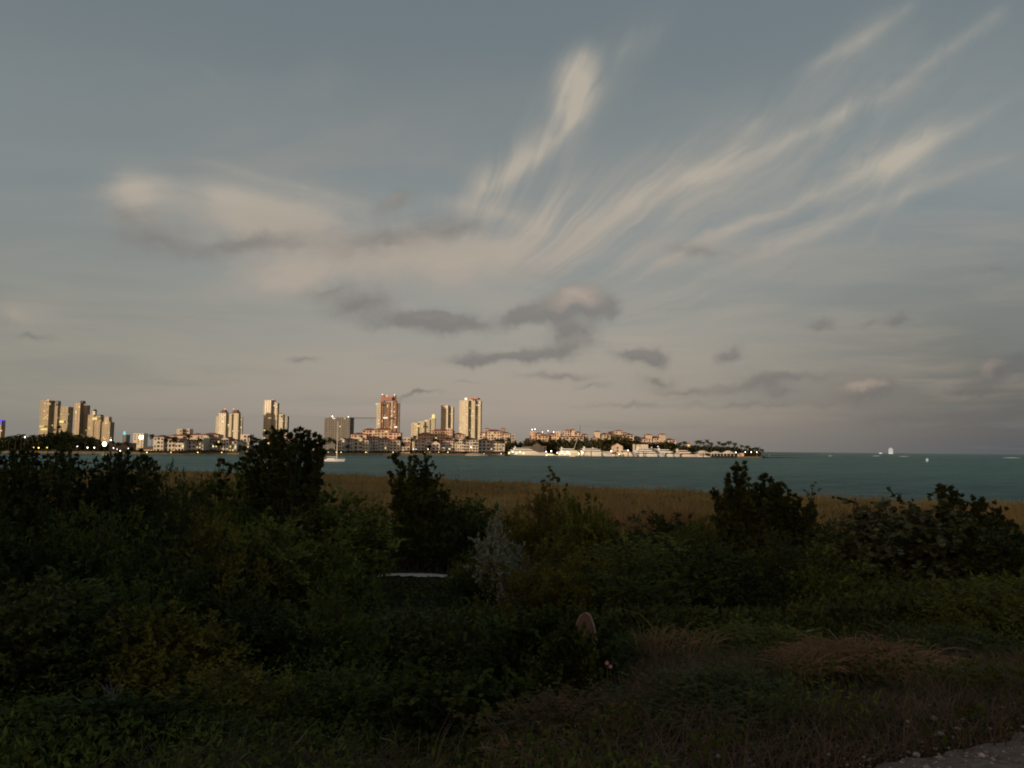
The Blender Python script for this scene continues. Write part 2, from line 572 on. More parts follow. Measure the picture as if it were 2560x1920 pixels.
# ------------------------------------------------------------------ terrain, water, path
ys = np.concatenate([np.linspace(-60, 3, 22)[:-1], np.arange(3, 16, .22), np.arange(16, 60, .8), np.arange(60, 260, 3)])
xs = np.concatenate([np.linspace(-420, -30, 40)[:-1], np.linspace(-30, -9, 42)[:-1], np.linspace(-9, 9, 90)[:-1], np.linspace(9, 30, 42)[:-1], np.linspace(30, 420, 40)])
gx, gy = np.meshgrid(xs, ys)
g = ground(gx, gy)
rng = np.random.default_rng(3)
g = g + rng.normal(0, .012, g.shape) * (gy < 20)
nx, ny = len(xs), len(ys)
idx = np.arange(nx * ny).reshape(ny, nx)
quads = np.stack([idx[:-1, :-1], idx[:-1, 1:], idx[1:, 1:], idx[1:, :-1]], -1).reshape(-1, 4)


def ground_mat():
    m, nt = nodes('soil_and_sand')
    out = nt.nodes.new('ShaderNodeOutputMaterial')
    b = nt.nodes.new('ShaderNodeBsdfPrincipled')
    b.inputs['Roughness'].default_value = .95
    b.inputs['Specular IOR Level'].default_value = .1
    tcn = nt.nodes.new('ShaderNodeTexCoord')
    n1 = nt.nodes.new('ShaderNodeTexNoise'); n1.inputs['Scale'].default_value = 6; n1.inputs['Detail'].default_value = 8
    n2 = nt.nodes.new('ShaderNodeTexNoise'); n2.inputs['Scale'].default_value = 60; n2.inputs['Detail'].default_value = 5
    nt.links.new(tcn.outputs['Object'], n1.inputs[0]); nt.links.new(tcn.outputs['Object'], n2.inputs[0])
    r = nt.nodes.new('ShaderNodeValToRGB')
    r.color_ramp.elements[0].position = .35; r.color_ramp.elements[0].color = (.035, .026, .017, 1)
    r.color_ramp.elements[1].position = .7; r.color_ramp.elements[1].color = (.075, .055, .035, 1)
    nt.links.new(n1.outputs[0], r.inputs[0])
    mx = nt.nodes.new('ShaderNodeMix'); mx.data_type = 'RGBA'; mx.blend_type = 'MULTIPLY'; mx.inputs[0].default_value = .7
    nt.links.new(r.outputs[0], mx.inputs[6]); nt.links.new(n2.outputs['Color'], mx.inputs[7])
    nt.links.new(mx.outputs[2], b.inputs['Base Color'])
    bp = nt.nodes.new('ShaderNodeBump'); bp.inputs['Strength'].default_value = .6; bp.inputs['Distance'].default_value = .04
    nt.links.new(n2.outputs[0], bp.inputs['Height']); nt.links.new(bp.outputs[0], b.inputs['Normal'])
    nt.links.new(b.outputs[0], out.inputs[0])
    return m


gm_ = npmesh('ground', np.stack([gx, gy, g], -1), quads, ground_mat(), 4)
kind(put('ground', gm_), 'structure')


def strip(name, centre, half, m, lift=.012, jit=.3):
    """path strip laid over the terrain: centre polyline (x,y), half widths"""
    vs, fs = [], []
    rg = random.Random(5)
    pts = []
    for (a, b), (c, d), h0, h1 in zip(centre, centre[1:], half, half[1:]):
        for k in range(12):
            t = k / 12
            pts.append((a + (c - a) * t, b + (d - b) * t, h0 + (h1 - h0) * t))
    for i, (x, y, h) in enumerate(pts):
        j = min(i + 1, len(pts) - 1); q = max(i - 1, 0)
        tx, ty = pts[j][0] - pts[q][0], pts[j][1] - pts[q][1]
        l = math.hypot(tx, ty)
        nx_, ny_ = -ty / l, tx / l
        for k in range(7):
            s = (k - 3) / 3 * h * (1 + (rg.uniform(-jit, jit * .8) if k in (0, 6) else 0))
            X_, Y_ = x + nx_ * s, y + ny_ * s
            vs.append((X_, Y_, gz(X_, Y_) + lift + .03))
    n = len(pts)
    for i in range(n - 1):
        for k in range(6):
            fs.append((i * 7 + k, (i + 1) * 7 + k, (i + 1) * 7 + k + 1, i * 7 + k + 1))
    return kind(put(name, npmesh(name, vs, fs, m, 4)), 'structure')


sand = mat('pale_sand', (.62, .55, .46), (.40, .34, .27), scale=9, rough=.95, spec=.1, bump=.4)
strip('sand_path', [(-9.5, 25.2), (-6, 24.6), (-3.2, 24.3), (-1.0, 23.4), (2.5, 24.2), (6, 25.5)], [.8, .8, .85, .8, .8, .8], sand)
gravel_m = mat('gravel_dust', (.25, .19, .15), (.13, .095, .07), scale=14, rough=.95, spec=.1, bump=.8, detail=8)
strip('gravel_path', [(.9, 3.35), (1.9, 3.75), (2.6, 3.95), (3.6, 4.25), (5.2, 4.6)], [.5, .42, .50, .62, .75], gravel_m, jit=.07)


def water_mat():
    m, nt = nodes('sea_water')
    out = nt.nodes.new('ShaderNodeOutputMaterial')
    tcn = nt.nodes.new('ShaderNodeTexCoord')

    def nz(sx, sy, s, d):
        mp = nt.nodes.new('ShaderNodeMapping'); mp.inputs['Scale'].default_value = (sx, sy, 1); mp.inputs['Rotation'].default_value = (0, 0, math.radians(-14))
        nt.links.new(tcn.outputs['Object'], mp.inputs[0])
        n = nt.nodes.new('ShaderNodeTexNoise'); n.inputs['Scale'].default_value = s; n.inputs['Detail'].default_value = d; n.inputs['Roughness'].default_value = .6
        nt.links.new(mp.outputs[0], n.inputs[0])
        return n.outputs['Fac']
    a = nz(.35, 1.3, .6, 7)
    c = nz(.10, .45, .12, 4)
    big = nz(.25, 1.0, .012, 4)
    mid = nz(.22, 1.0, .22, 5)
    ad1 = nt.nodes.new('ShaderNodeMath'); ad1.operation = 'MULTIPLY_ADD'; ad1.inputs[1].default_value = 1.6
    nt.links.new(c, ad1.inputs[0]); nt.links.new(a, ad1.inputs[2])
    ad2 = nt.nodes.new('ShaderNodeMath'); ad2.operation = 'MULTIPLY_ADD'; ad2.inputs[1].default_value = 2.2
    nt.links.new(mid, ad2.inputs[0]); nt.links.new(ad1.outputs[0], ad2.inputs[2])
    ad1 = ad2
    bp = nt.nodes.new('ShaderNodeBump'); bp.inputs['Strength'].default_value = 1.0; bp.inputs['Distance'].default_value = .75
    nt.links.new(ad1.outputs[0], bp.inputs['Height'])
    # body colour: shallow milky teal, patched with sea grass
    r = nt.nodes.new('ShaderNodeValToRGB')
    r.color_ramp.elements[0].position = .35; r.color_ramp.elements[0].color = (.026, .088, .076, 1)
    r.color_ramp.elements[1].position = .68; r.color_ramp.elements[1].color = (.068, .168, .145, 1)
    nt.links.new(big, r.inputs[0])
    df = nt.nodes.new('ShaderNodeBsdfDiffuse')
    nt.links.new(r.outputs[0], df.inputs['Color']); nt.links.new(bp.outputs[0], df.inputs['Normal'])
    gl = nt.nodes.new('ShaderNodeBsdfGlossy'); gl.inputs['Roughness'].default_value = .22
    gl.inputs['Color'].default_value = (.85, .95, .92, 1)
    nt.links.new(bp.outputs[0], gl.inputs['Normal'])
    # facing waves seen at grazing angle average to a moderate reflectance
    lw = nt.nodes.new('ShaderNodeFresnel'); lw.inputs['IOR'].default_value = 1.33
    nt.links.new(bp.outputs[0], lw.inputs['Normal'])
    mr = nt.nodes.new('ShaderNodeMath'); mr.operation = 'MULTIPLY'; mr.inputs[1].default_value = .60
    nt.links.new(lw.outputs[0], mr.inputs[0])
    mn = nt.nodes.new('ShaderNodeMath'); mn.operation = 'MINIMUM'; mn.inputs[1].default_value = .44
    nt.links.new(mr.outputs[0], mn.inputs[0])
    rip = nz(.16, 1.0, .5, 6)      # cat's paws: ruffled patches mirror less of the sky
    rr = nt.nodes.new('ShaderNodeMapRange'); rr.inputs['From Min'].default_value = .36; rr.inputs['From Max'].default_value = .64
    rr.inputs['To Min'].default_value = .45; rr.inputs['To Max'].default_value = 1.35
    nt.links.new(rip, rr.inputs['Value'])
    mu = nt.nodes.new('ShaderNodeMath'); mu.operation = 'MULTIPLY'
    nt.links.new(mn.outputs[0], mu.inputs[0]); nt.links.new(rr.outputs[0], mu.inputs[1])
    mn = mu
    mx = nt.nodes.new('ShaderNodeMixShader')
    nt.links.new(mn.outputs[0], mx.inputs[0]); nt.links.new(df.outputs[0], mx.inputs[1]); nt.links.new(gl.outputs[0], mx.inputs[2])
    nt.links.new(mx.outputs[0], out.inputs['Surface'])
    return m


wy = [20, 120, 260, 500, 900, 2000, 6000, 20000, 60000]
wv, wfc = [], []
for i, y in enumerate(wy):
    h = 500 + y * 1.5
    wv += [(-h, y, 0), (h, y, 0)]
for i in range(len(wy) - 1):
    wfc.append((2 * i, 2 * i + 1, 2 * i + 3, 2 * i + 2))
kind(put('water', npmesh('water', wv, wfc, water_mat(), 4)), 'structure')
# ------------------------------------------------------------------ far shore helpers
WL = [(-400, 1131), (0, 1133), (300, 1134.8), (450, 1136.3), (700, 1137), (1000, 1137.8), (1300, 1139.8), (1500, 1142.5), (1700, 1144), (1905, 1145.5)]


def hit(px, py, z=0.0):
    v = CM @ Vector(((px - 1280) / F, (960 - py) / F, -1))
    t = (z - EYE) / v.z
    return Vector((0, 0, EYE)) + v * t


def dsh(px):
    py = np.interp(px, [a for a, b in WL], [b for a, b in WL])
    return hit(px, float(py)).y


GZ = 1.8   # level of the island ground
R = random.Random(11)
white_w = mat('cream_stucco', (.68, .60, .50), (.56, .49, .40), scale=.25, rough=.85, objrand=.12)
salmon_w = mat('salmon_stucco', (.70, .50, .36), (.58, .41, .30), scale=.2, rough=.85, objrand=.12)
beige_w = mat('beige_stucco', (.68, .55, .42), (.58, .46, .35), scale=.2, rough=.85, objrand=.15)
tile_r = mat('clay_roof_tiles', (.30, .13, .085), (.19, .085, .06), scale=1.2, rough=.85, objrand=.2, bump=.3)
glass_d = mat('dark_window_glass', (.025, .03, .035), (.015, .018, .02), rough=.25, spec=.5)
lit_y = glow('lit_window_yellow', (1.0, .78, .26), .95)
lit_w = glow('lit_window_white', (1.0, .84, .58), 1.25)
lamp_y = glow('lamp_yellow', (1.0, .80, .30), 5)
lamp_w = glow('lamp_white', (1.0, .93, .80), 6)
lamp_r = glow('lamp_red', (1.0, .22, .20), 2.2)
bulb_blue = glow('blue_edge_light', (.14, .12, .9), .8)


def pane_mesh(nm, w, h, m, arch=False):
    b = MB()
    if arch:
        n = 7
        r = w / 2
        pts = [(-r, 0), (r, 0)] + [(r * math.cos(PI * i / n), h - r + r * math.sin(PI * i / n)) for i in range(n + 1)]
        k = len(pts)
        b.add([(x, -.12, z) for x, z in pts] + [(x, .25, z) for x, z in pts], [tuple(range(k)), tuple(range(k, 2 * k))[::-1]] + [(i, i + k, (i + 1) % k + k, (i + 1) % k) for i in range(k)])
    else:
        b.box(-w / 2, w / 2, -.12, .25, 0, h)
    return b.mesh(nm, m)


PANES = {(lt, ar): pane_mesh('window', 1, 1, {0: glass_d, 1: lit_y, 2: lit_w}[lt], ar) for lt in (0, 1, 2) for ar in (False, True)}


def med(label, wings, d, wall, roofm=None, name='apartment_building', cat='building', rz=0, depth=13, lit=.07, group=None, fh=3.3, base=GZ, wz=1.0):
    """stucco block with loggias: wings = (px0, px1, py_eave, forward_m, pattern, roof)"""
    roofm = roofm or tile_r
    pxc = (min(w[0] for w in wings) + max(w[1] for w in wings)) / 2
    xc = xat(pxc, d)
    root = thing(name, label, cat, (xc, d, base), rz, group)
    for wi, (p0, p1, pe, fwd, pat, rf) in enumerate(wings):
        x0, x1 = xat(p0, d) - xc, xat(p1, d) - xc
        H = zat((p0 + p1) / 2, pe, d) - base
        nf = max(1, round(H / fh)); fz = H / nf
        y0, y1 = -fwd, depth
        bw = (x1 - x0) / len(pat)
        b = MB()
        rc = 1.3
        b.box(x0, x1, y0 + rc, y1, 0, H)
        wins = []
        for j in range(nf):
            for i, c in enumerate(pat):
                a = x0 + i * bw; z = j * fz
                if c == 'l':
                    b.box(a, a + .35, y0, y0 + rc, z, z + fz); b.box(a + bw - .35, a + bw, y0, y0 + rc, z, z + fz)
                    b.box(a + .35, a + bw - .35, y0, y0 + .15, z, z + fz * .30)
                    b.box(a + .35, a + bw - .35, y0, y0 + rc, z + fz * .86, z + fz)
                    wins.append((a + bw / 2, y0 + rc, z + .1, bw * .6, fz * .7, False))
                elif c == 'g':       # open arched loggia shown as tall arch
                    b.box(a, a + bw, y0, y0 + rc, z, z + fz)
                    wins.append((a + bw / 2, y0, z + fz * .16, bw * .55, fz * .7, j == nf - 1))
                elif c == 'w':
                    b.box(a, a + bw, y0, y0 + rc, z, z + fz)
                    wins.append((a + bw / 2, y0, z + fz * .27, min(bw * .42, 1.7), fz * .5, False))
                elif c == 'a':
                    b.box(a, a + bw, y0, y0 + rc, z, z + fz)
                    wins.append((a + bw / 2, y0, z + fz * .2, min(bw * .5, 2.2), fz * .62, True))
                else:
                    b.box(a, a + bw, y0, y0 + rc, z, z + fz)
        if rf == 'flat':
            b.box(x0, x1, y0, y0 + .25, H, H + .9); b.box(x0, x0 + .25, y0 + .25, y1, H, H + .9); b.box(x1 - .25, x1, y0 + .25, y1, H, H + .9)
        if rf == 'gable' or rf == 'pediment':
            b.gable(x0, x1, y0 + .05, y0 + .5, H, (x1 - x0) * .26)
        wo_ = put('wall', b.mesh('wall', wall), root)
        for (wx, wy_, wz_, ww, wh, ar) in wins:
            if R.random() < .06:
                continue
            lt = 0 if R.random() > lit else R.choice([1, 1, 2])
            o = put('window', PANES[(lt, ar)], wo_, (wx, wy_, wz_), 0, (ww, 1, wh))
            if lt:
                o['label'] = 'lit window'
        if rf == 'hip':
            put('roof', MB().hip(x0, x1, y0, y1, H + .01, min(x1 - x0, 12) * .2, .7).mesh('roof', roofm), root)
        elif rf == 'gable':
            put('roof', MB().gable(x0 - .7, x1 + .7, y0 + .51, y1 + .4, H + .02, (x1 - x0 + 1.4) * .27).mesh('roof', roofm), root)
        elif rf == 'cap':
            k = MB().box(x0 - .5, x1 + .5, y0 - .5, y1 + .5, H + .01, H + .5)
            k.hip(x0 - .2, x1 + .2, y0 - .2, y1 + .2, H + .51, 1.0, 0)
            put('roof', k.mesh('roof', roofm), root)
        elif rf == 'pediment':
            put('roof', MB().gable(x0 - .4, x1 + .4, y0 + .51, y1, H + .02, (x1 - x0) * .26).mesh('roof', mat('stone_roof', (.42, .36, .28), rough=.9)), root)
    return root


def tower(label, vols, d, wall, glass, yaw=-18, lit=14, name='apartment_tower', extra=None, base=GZ, fh=3.4, group=None, pier=.9, low=False):
    """glass core with slab edges and piers. vols = (px0, px1, py_top, nbays)"""
    p0 = min(v[0] for v in vols); p1 = max(v[1] for v in vols)
    pc = (p0 + p1) / 2
    th = math.radians(yaw)
    xc = xat(pc, d)
    root = thing(name, label, 'tower', (xc, d, base), th, group)
    mw0, mg0 = MB(), MB()
    wins = []
    tot = sum((v[1] - v[0]) for v in vols)
    for vi, vv in enumerate(vols):
        a0, a1, pt, nb = vv[:4]
        mw, mg = (MB(), MB()) if len(vv) > 4 else (mw0, mg0)
        app = xat(a1, d) - xat(a0, d)
        ratio = .55
        w = app / (math.cos(th) + ratio * abs(math.sin(th)))
        dp = w * ratio
        cx_ = (xat((a0 + a1) / 2, d) - xc) * math.cos(th); cy_ = -(xat((a0 + a1) / 2, d) - xc) * math.sin(th) + vi * .4
        H = zat((a0 + a1) / 2, pt, d) - base
        X0, X1, Y0, Y1 = cx_ - w / 2, cx_ + w / 2, cy_ - dp / 2, cy_ + dp / 2
        mg.box(X0 + .8, X1 - .8, Y0 + .8, Y1 - .8, 0, H - .3)
        nf = int(H / fh)
        for j in range(nf + 1):
            z = H * j / nf
            mw.box(X0, X1, Y0, Y1, z - (.9 if j else 0), z + (.35 if j < nf else .5))
        bw = w / nb
        e = .03
        for i in range(nb + 1):
            pw = pier * (1.9 if i % 3 == 0 else 1)
            q = X0 + i * bw
            u0 = max(q - pw / 2, X0 - e); u1 = min(q + pw / 2, X1 + e)
            mw.box(u0, u1, Y0 - e, Y0 + 1.2, -.1, H + .2)
        nsd = max(2, int(dp / 5))
        for i in range(nsd + 1):
            q = Y0 + i * dp / nsd
            for sx in (X0 - e, X1 - 1.2):
                mw.box(sx, sx + 1.2 + e, max(q - pier / 2, Y0), min(q + pier / 2, Y1), -.1, H + .2)
        if len(vv) > 4:
            put('glazing', mg.mesh('glazing', vv[5]), root)
            put('wall', mw.mesh('wall', vv[4]), root)
        n = round(.9 * lit * (a1 - a0) / tot)
        for _ in range(n):
            j = R.randrange(int(nf * .15), nf)
            zz = H * j / nf
            s = R.choice([1, 1, 1, 2])
            if R.random() < .82:
                i = R.randrange(nb)
                wins.append((X0 + (i + .5) * bw, Y0 + .7, zz + .4, min(bw * .75, 4.2) * s, H / nf * .62, 0))
            else:
                wins.append((X1 - .7, R.uniform(Y0 + 2, Y1 - 2), zz + .4, 2.6, H / nf * .62, PI / 2))
    if mg0.v:
        put('glazing', mg0.mesh('glazing', glass), root)
        put('wall', mw0.mesh('wall', wall), root)
    for (x, y, z, w_, h_, r_) in wins:
        o = put('window', PANES[(R.choice([1, 1, 2]), False)], root, (x, y, z), r_, (w_, 1, h_))
        o['label'] = 'lit window'
    if extra:
        extra(root, xc, d, th, base)
    return root


def roof_light(root, px, py, d, xc, th, base, m=None, r=.9):
    p = at(px, py, d)
    dx = p.x - xc
    loc = Vector((dx * math.cos(th), -dx * math.sin(th), p.z - base))
    put('roof_light', MB().frustum((0, 0), -r, r, r, r, 8).mesh('roof_light', m or lamp_r), root, loc)
    put('mast', MB().frustum((0, 0), -6, -r, .25, .2, 5).mesh('mast', glass_d), root, loc)


# ------------------------------------------------------------------ island ground, sea wall, dock, jetties
NB_ = [(-700, 0), (0, 0), (300, 0), (600, 0), (900, 0), (1180, 0), (1262, 0), (1275, 34), (1500, 40), (1835, 40), (1850, 4), (1905, 2)]
front_pts = [(xat(px, dsh(px) + k), dsh(px) + k) for px, k in NB_]
back_pts = [(xat(1912, 960), 960), (xat(1895, 1010), 1010), (xat(1860, 1100), 1100), (xat(1700, 1500), 1500), (xat(1500, 2300), 2300), (xat(-700, 2300), 2300)]
poly = front_pts + back_pts
n = len(poly)
isl = MB()
isl.add([(x, y, GZ) for x, y in poly] + [(x, y - .6, -1) for x, y in poly], [tuple(range(n))] + [(i, i + n, (i + 1) % n + n, (i + 1) % n) for i in range(n)])
kind(put('island_ground', isl.mesh('island_ground', mat('island_soil', (.20, .15, .09), (.10, .09, .05), scale=.15, rough=.95))), 'structure')
sw = MB()
for (a, b) in zip(front_pts[1:6], front_pts[2:7]):
    nn = 6
    for k in range(nn):
        A = (a[0] + (b[0] - a[0]) * k / nn, a[1] + (b[1] - a[1]) * k / nn); B = (a[0] + (b[0] - a[0]) * (k + 1) / nn, a[1] + (b[1] - a[1]) * (k + 1) / nn)
        h = 1.9
        sw.add([(A[0], A[1] - 3, -.5), (B[0], B[1] - 3, -.5), (B[0], B[1] + .5, -.5), (A[0], A[1] + .5, -.5), (A[0], A[1] - 1.2, h), (B[0], B[1] - 1.2, h), (B[0], B[1] + .5, h), (A[0], A[1] + .5, h)],
               [(0, 1, 5, 4), (4, 5, 6, 7), (2, 3, 7, 6), (0, 3, 2, 1)] + ([(3, 0, 4, 7)] if k == 0 else []) + ([(1, 2, 6, 5)] if k == nn - 1 else []))
tag(put('sea_wall', sw.mesh('sea_wall', mat('sea_wall_rock', (.34, .24, .14), (.20, .15, .09), scale=.5, rough=.95, bump=.5))), 'long tan sea wall along the far island waterfront', 'sea wall')

dk = MB()
for k in range(24):
    a = 1262 + k * (1836 - 1262) / 24; b = 1262 + (k + 1) * (1836 - 1262) / 24 + .4
    A = (xat(a, dsh(a)), dsh(a)); B = (xat(b, dsh(b)), dsh(b))
    dk.add([(A[0], A[1], -.5), (B[0], B[1], -.5), (B[0], B[1] + 2, -.5), (A[0], A[1] + 2, -.5), (A[0], A[1], .75), (B[0], B[1], .75), (B[0], B[1] + 2, .75), (A[0], A[1] + 2, .75)],
           [(0, 1, 5, 4), (4, 5, 6, 7), (2, 3, 7, 6)])
tag(put('dock', dk.mesh('dock', mat('dock_timber', (.085, .055, .04), (.05, .035, .028), scale=.8, rough=.95))), 'long low dark brown dock in front of the marina yachts', 'dock')
for i, px in enumerate([1450, 1478, 1505, 1539, 1570, 1609, 1645, 1758, 1790]):
    d = dsh(px) - 1
    p = MB().frustum((0, 0), -1, zat(px, 1127.5 if i < 7 else 1133, d), .45, .42, 8)
    tag(put('mooring_pile', p.mesh('mooring_pile', mat('pile_wood', (.05, .04, .035), rough=.9)), None, (xat(px, d), d, 0)),
        f'dark mooring pile at the dock, {ORD[i]} from the left', 'mooring pile', 'mooring piles along the marina dock')


def rocks(name, label, p0, y0, p1, y1, h, wd, n, seed):
    rg = random.Random(seed)
    b = MB()
    A = hit(p0, y0); B = hit(p1, y1)
    for i in range(n):
        t = (i + rg.random()) / n
        c = A.lerp(B, t)
        r = wd * rg.uniform(.5, 1)
        hh = h * rg.uniform(.5, 1.1) * (1 - .5 * t)
        ln = (B - A).length / n * 1.6
        b.add([(c.x - ln, c.y, -.3), (c.x, c.y - r, -.3), (c.x + ln, c.y, -.3), (c.x, c.y + r, -.3), (c.x - ln * .4, c.y + rg.uniform(-.4, .4) * r, hh), (c.x + ln * .4, c.y, hh * .9)],
              [(0, 1, 4), (1, 5, 4), (1, 2, 5), (2, 3, 5), (3, 4, 5), (3, 0, 4)])
    return tag(put(name, b.mesh(name, mat('jetty_rock', (.06, .055, .05), (.035, .033, .03), scale=.3, rough=.95))), label, 'jetty')


rocks('rock_jetty', 'dark rock jetty reaching right from the tip of the spit, farthest out', 1905, 1133.2, 2045, 1133.6, 2.2, 8, 60, 1)
rocks('rock_jetty', 'dark rock jetty just below the farthest one, running right from the spit', 1900, 1138.6, 2035, 1137.5, 1.1, 5, 50, 2)
rocks('rock_jetty', 'short low dark rock jetty nearest the viewer at the end of the spit', 1880, 1145.2, 1988, 1144.6, 1.0, 3, 45, 3)

# ------------------------------------------------------------------ far towers
dim_w = mat('dim_olive_concrete', (.50, .41, .27), (.41, .33, .22), scale=.1, rough=.9)
warm_w = mat('warm_tan_concrete', (.54, .40, .24), (.46, .34, .20), scale=.1, rough=.9)
pale_w = mat('pale_yellow_concrete', (.68, .61, .45), (.60, .53, .39), scale=.1, rough=.85)
palew2 = mat('pale_cream_concrete', (.70, .62, .46), (.60, .52, .38), scale=.1, rough=.85)
grey_w = mat('grey_concrete', (.27, .25, .22), (.21, .20, .175), scale=.1, rough=.9)
red_w = mat('brick_red_concrete', (.42, .20, .13), (.34, .17, .115), scale=.1, rough=.85)
gl_o = mat('olive_glass', (.20, .17, .10), (.12, .10, .065), scale=.08, rough=.35, spec=.4)
gl_y = mat('straw_tinted_glass', (.36, .31, .20), (.20, .17, .11), scale=.08, rough=.35, spec=.4)
gl_b = mat('smoky_grey_glass', (.09, .088, .08), (.055, .055, .052), scale=.06, rough=.3, spec=.4)


def xt(*items):
    def f(root, xc, d, th, base):
        for it in items:
            if it[0] == 'light':
                roof_light(root, it[1], it[2], d, xc, th, base, *(it[3:]))
            elif it[0] == 'cap':       # px0 px1 py_bottom py_top taper mat
                _, a, b_, pb, pt, tp, m = it
                app = (xat(b_, d) - xat(a, d)) / (math.cos(th) + .6 * abs(math.sin(th)))
                dx = xat((a + b_) / 2, d) - xc
                z0 = zat((a + b_) / 2, pb, d) - base; z1 = zat((a + b_) / 2, pt, d) - base
                put('roof', MB().frustum((0, 0), z0, z1, app * .70, app * .70 * tp, 4, PI / 4, .7).mesh('roof', m), root, (dx * math.cos(th), -dx * math.sin(th), 0))
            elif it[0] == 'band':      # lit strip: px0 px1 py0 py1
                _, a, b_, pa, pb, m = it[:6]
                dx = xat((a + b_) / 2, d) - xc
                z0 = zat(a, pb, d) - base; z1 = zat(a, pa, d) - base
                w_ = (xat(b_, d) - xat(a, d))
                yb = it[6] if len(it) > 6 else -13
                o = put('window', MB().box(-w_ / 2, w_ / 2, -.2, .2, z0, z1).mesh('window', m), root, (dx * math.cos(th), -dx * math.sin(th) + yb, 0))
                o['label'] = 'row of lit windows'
    return f


D1 = 1750
tower('brown tower with blue lit edges, cut by the left edge of the photo', [(-14, 9, 1052, 3)], 1500, warm_w, gl_o, lit=4,
      extra=xt(('cap', -12, 8, 1062, 1049, 1, bulb_blue)))
tower('wide dim olive-brown tower with rows of yellow lit floors, leftmost tall one', [(97, 128, 1002, 5), (126, 145, 1004, 3), (144, 176, 1018, 6)], D1, dim_w, gl_o, lit=26,
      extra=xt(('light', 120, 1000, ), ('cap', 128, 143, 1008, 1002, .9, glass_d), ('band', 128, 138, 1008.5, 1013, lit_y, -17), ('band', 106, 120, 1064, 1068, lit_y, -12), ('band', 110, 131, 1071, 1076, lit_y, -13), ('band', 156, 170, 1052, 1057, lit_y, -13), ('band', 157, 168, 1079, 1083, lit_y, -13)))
tower('amber-lit tower with a dark cap, between the wide olive tower and the pyramid-topped one', [(182, 203, 1008, 2), (201, 219, 1014, 4)], D1 + 60, warm_w, gl_o, lit=9,
      extra=xt(('cap', 194, 208, 1009, 1002, .7, glass_d), ('light', 210, 1008)))
tower('brown tower with a small white and dark pyramid cap', [(217, 238, 1038, 4)], D1, dim_w, gl_o, lit=7,
      extra=xt(('cap', 228, 237, 1038, 1028, 1, palew2), ('cap', 228, 238, 1028, 1023, .3, glass_d)))
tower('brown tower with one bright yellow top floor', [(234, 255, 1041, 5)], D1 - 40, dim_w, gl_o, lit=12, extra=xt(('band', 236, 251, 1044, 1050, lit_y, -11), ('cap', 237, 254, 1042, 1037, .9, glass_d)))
tower('grey-green tower with a red roof light, right end of the left tower group', [(254, 282, 1056, 6)], D1 - 60, dim_w, gl_o, lit=8,
      extra=xt(('light', 268, 1046, None, 1.4), ('cap', 258, 276, 1056, 1042, .8, dim_w)))
roofd = mat('dark_red_mansard', (.20, .10, .07), (.13, .07, .05), scale=.3, rough=.85)
tower('yellow twin-crowned tower with dark mansard humps and chamfered shoulders', [(538, 546, 1042, 2), (544, 567, 1032, 4), (564, 580, 1036, 4), (578, 597, 1032, 4), (594, 604, 1042, 2)], D1 - 50, pale_w, gl_y, yaw=-14, lit=24,
      extra=xt(('cap', 547, 567, 1033, 1025, .5, roofd), ('cap', 577, 597, 1033, 1025, .5, roofd), ('light', 562, 1022.5), ('light', 584, 1022.5)))
tower('tall slender pale yellow tower with a plain bright left face', [(657, 680, 1001, 3), (677, 694, 1008, 4)], D1, pale_w, gl_y, lit=12, extra=xt(('cap', 676, 686, 1004, 1001, .8, roofd), ('light', 681, 999, None, .7)))
tower('short olive tower with a small cap against the slender pale tower', [(693, 709, 1036, 4)], D1 + 60, pale_w, gl_o, lit=4, extra=xt(('cap', 695, 703, 1036, 1033, .8, glass_d), ('band', 697, 703, 1039, 1043, lit_y, -9)))
tower('short grey-olive tower at the right of the small-capped one', [(707, 720, 1041, 3)], D1 + 90, grey_w, gl_o, lit=3)
tower('boxy dark grey tower with a flat roof and few lit windows', [(810, 825, 1045, 3), (822, 881, 1044, 10)], D1 - 100, grey_w, gl_b, yaw=-8, lit=7,
      extra=xt(('light', 831, 1041, lamp_w, .9), ('light', 871, 1042, lamp_w, .9)))
tower('red and cream tower with twin red crown posts, tallest of the middle', [(940, 951, 1008, 3, pale_w, gl_y), (948, 957, 1003, 2, red_w, gl_o), (956, 963, 1004, 2, grey_w, gl_b), (961, 973, 1006, 3, red_w, gl_o), (971, 980, 1005, 2, pale_w, gl_y), (978, 990, 1003, 3, red_w, gl_y), (987, 997, 1008, 3, grey_w, gl_o)], D1 - 80, red_w, gl_o, yaw=-10, lit=30, pier=1.2,
      extra=xt(('cap', 950, 959, 1004, 987.5, 1, red_w), ('cap', 979, 988, 1004, 988, 1, red_w), ('cap', 958, 981, 1001, 993, 1, red_w), ('cap', 962, 968, 993, 987, .9, palew2), ('light', 956, 986, lamp_w, .5), ('light', 986, 987, lamp_w, .5),
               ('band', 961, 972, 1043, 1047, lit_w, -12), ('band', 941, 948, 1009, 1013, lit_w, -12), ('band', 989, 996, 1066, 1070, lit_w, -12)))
tower('stepped cream building rising to a glowing yellow corner lantern', [(1028, 1046, 1058, 4), (1045, 1062, 1054.5, 4), (1061, 1074, 1050, 3), (1073, 1087, 1046, 3)], D1 - 250, pale_w, gl_y, yaw=-12, lit=9,
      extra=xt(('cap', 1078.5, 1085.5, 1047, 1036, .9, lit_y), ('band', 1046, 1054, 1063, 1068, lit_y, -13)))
tower('slim grey-cream tower with a dark glass right half, left of the wide yellow one', [(1101, 1123, 1014, 4), (1120, 1134, 1018, 4)], D1, palew2, gl_b, yaw=-22, lit=7)
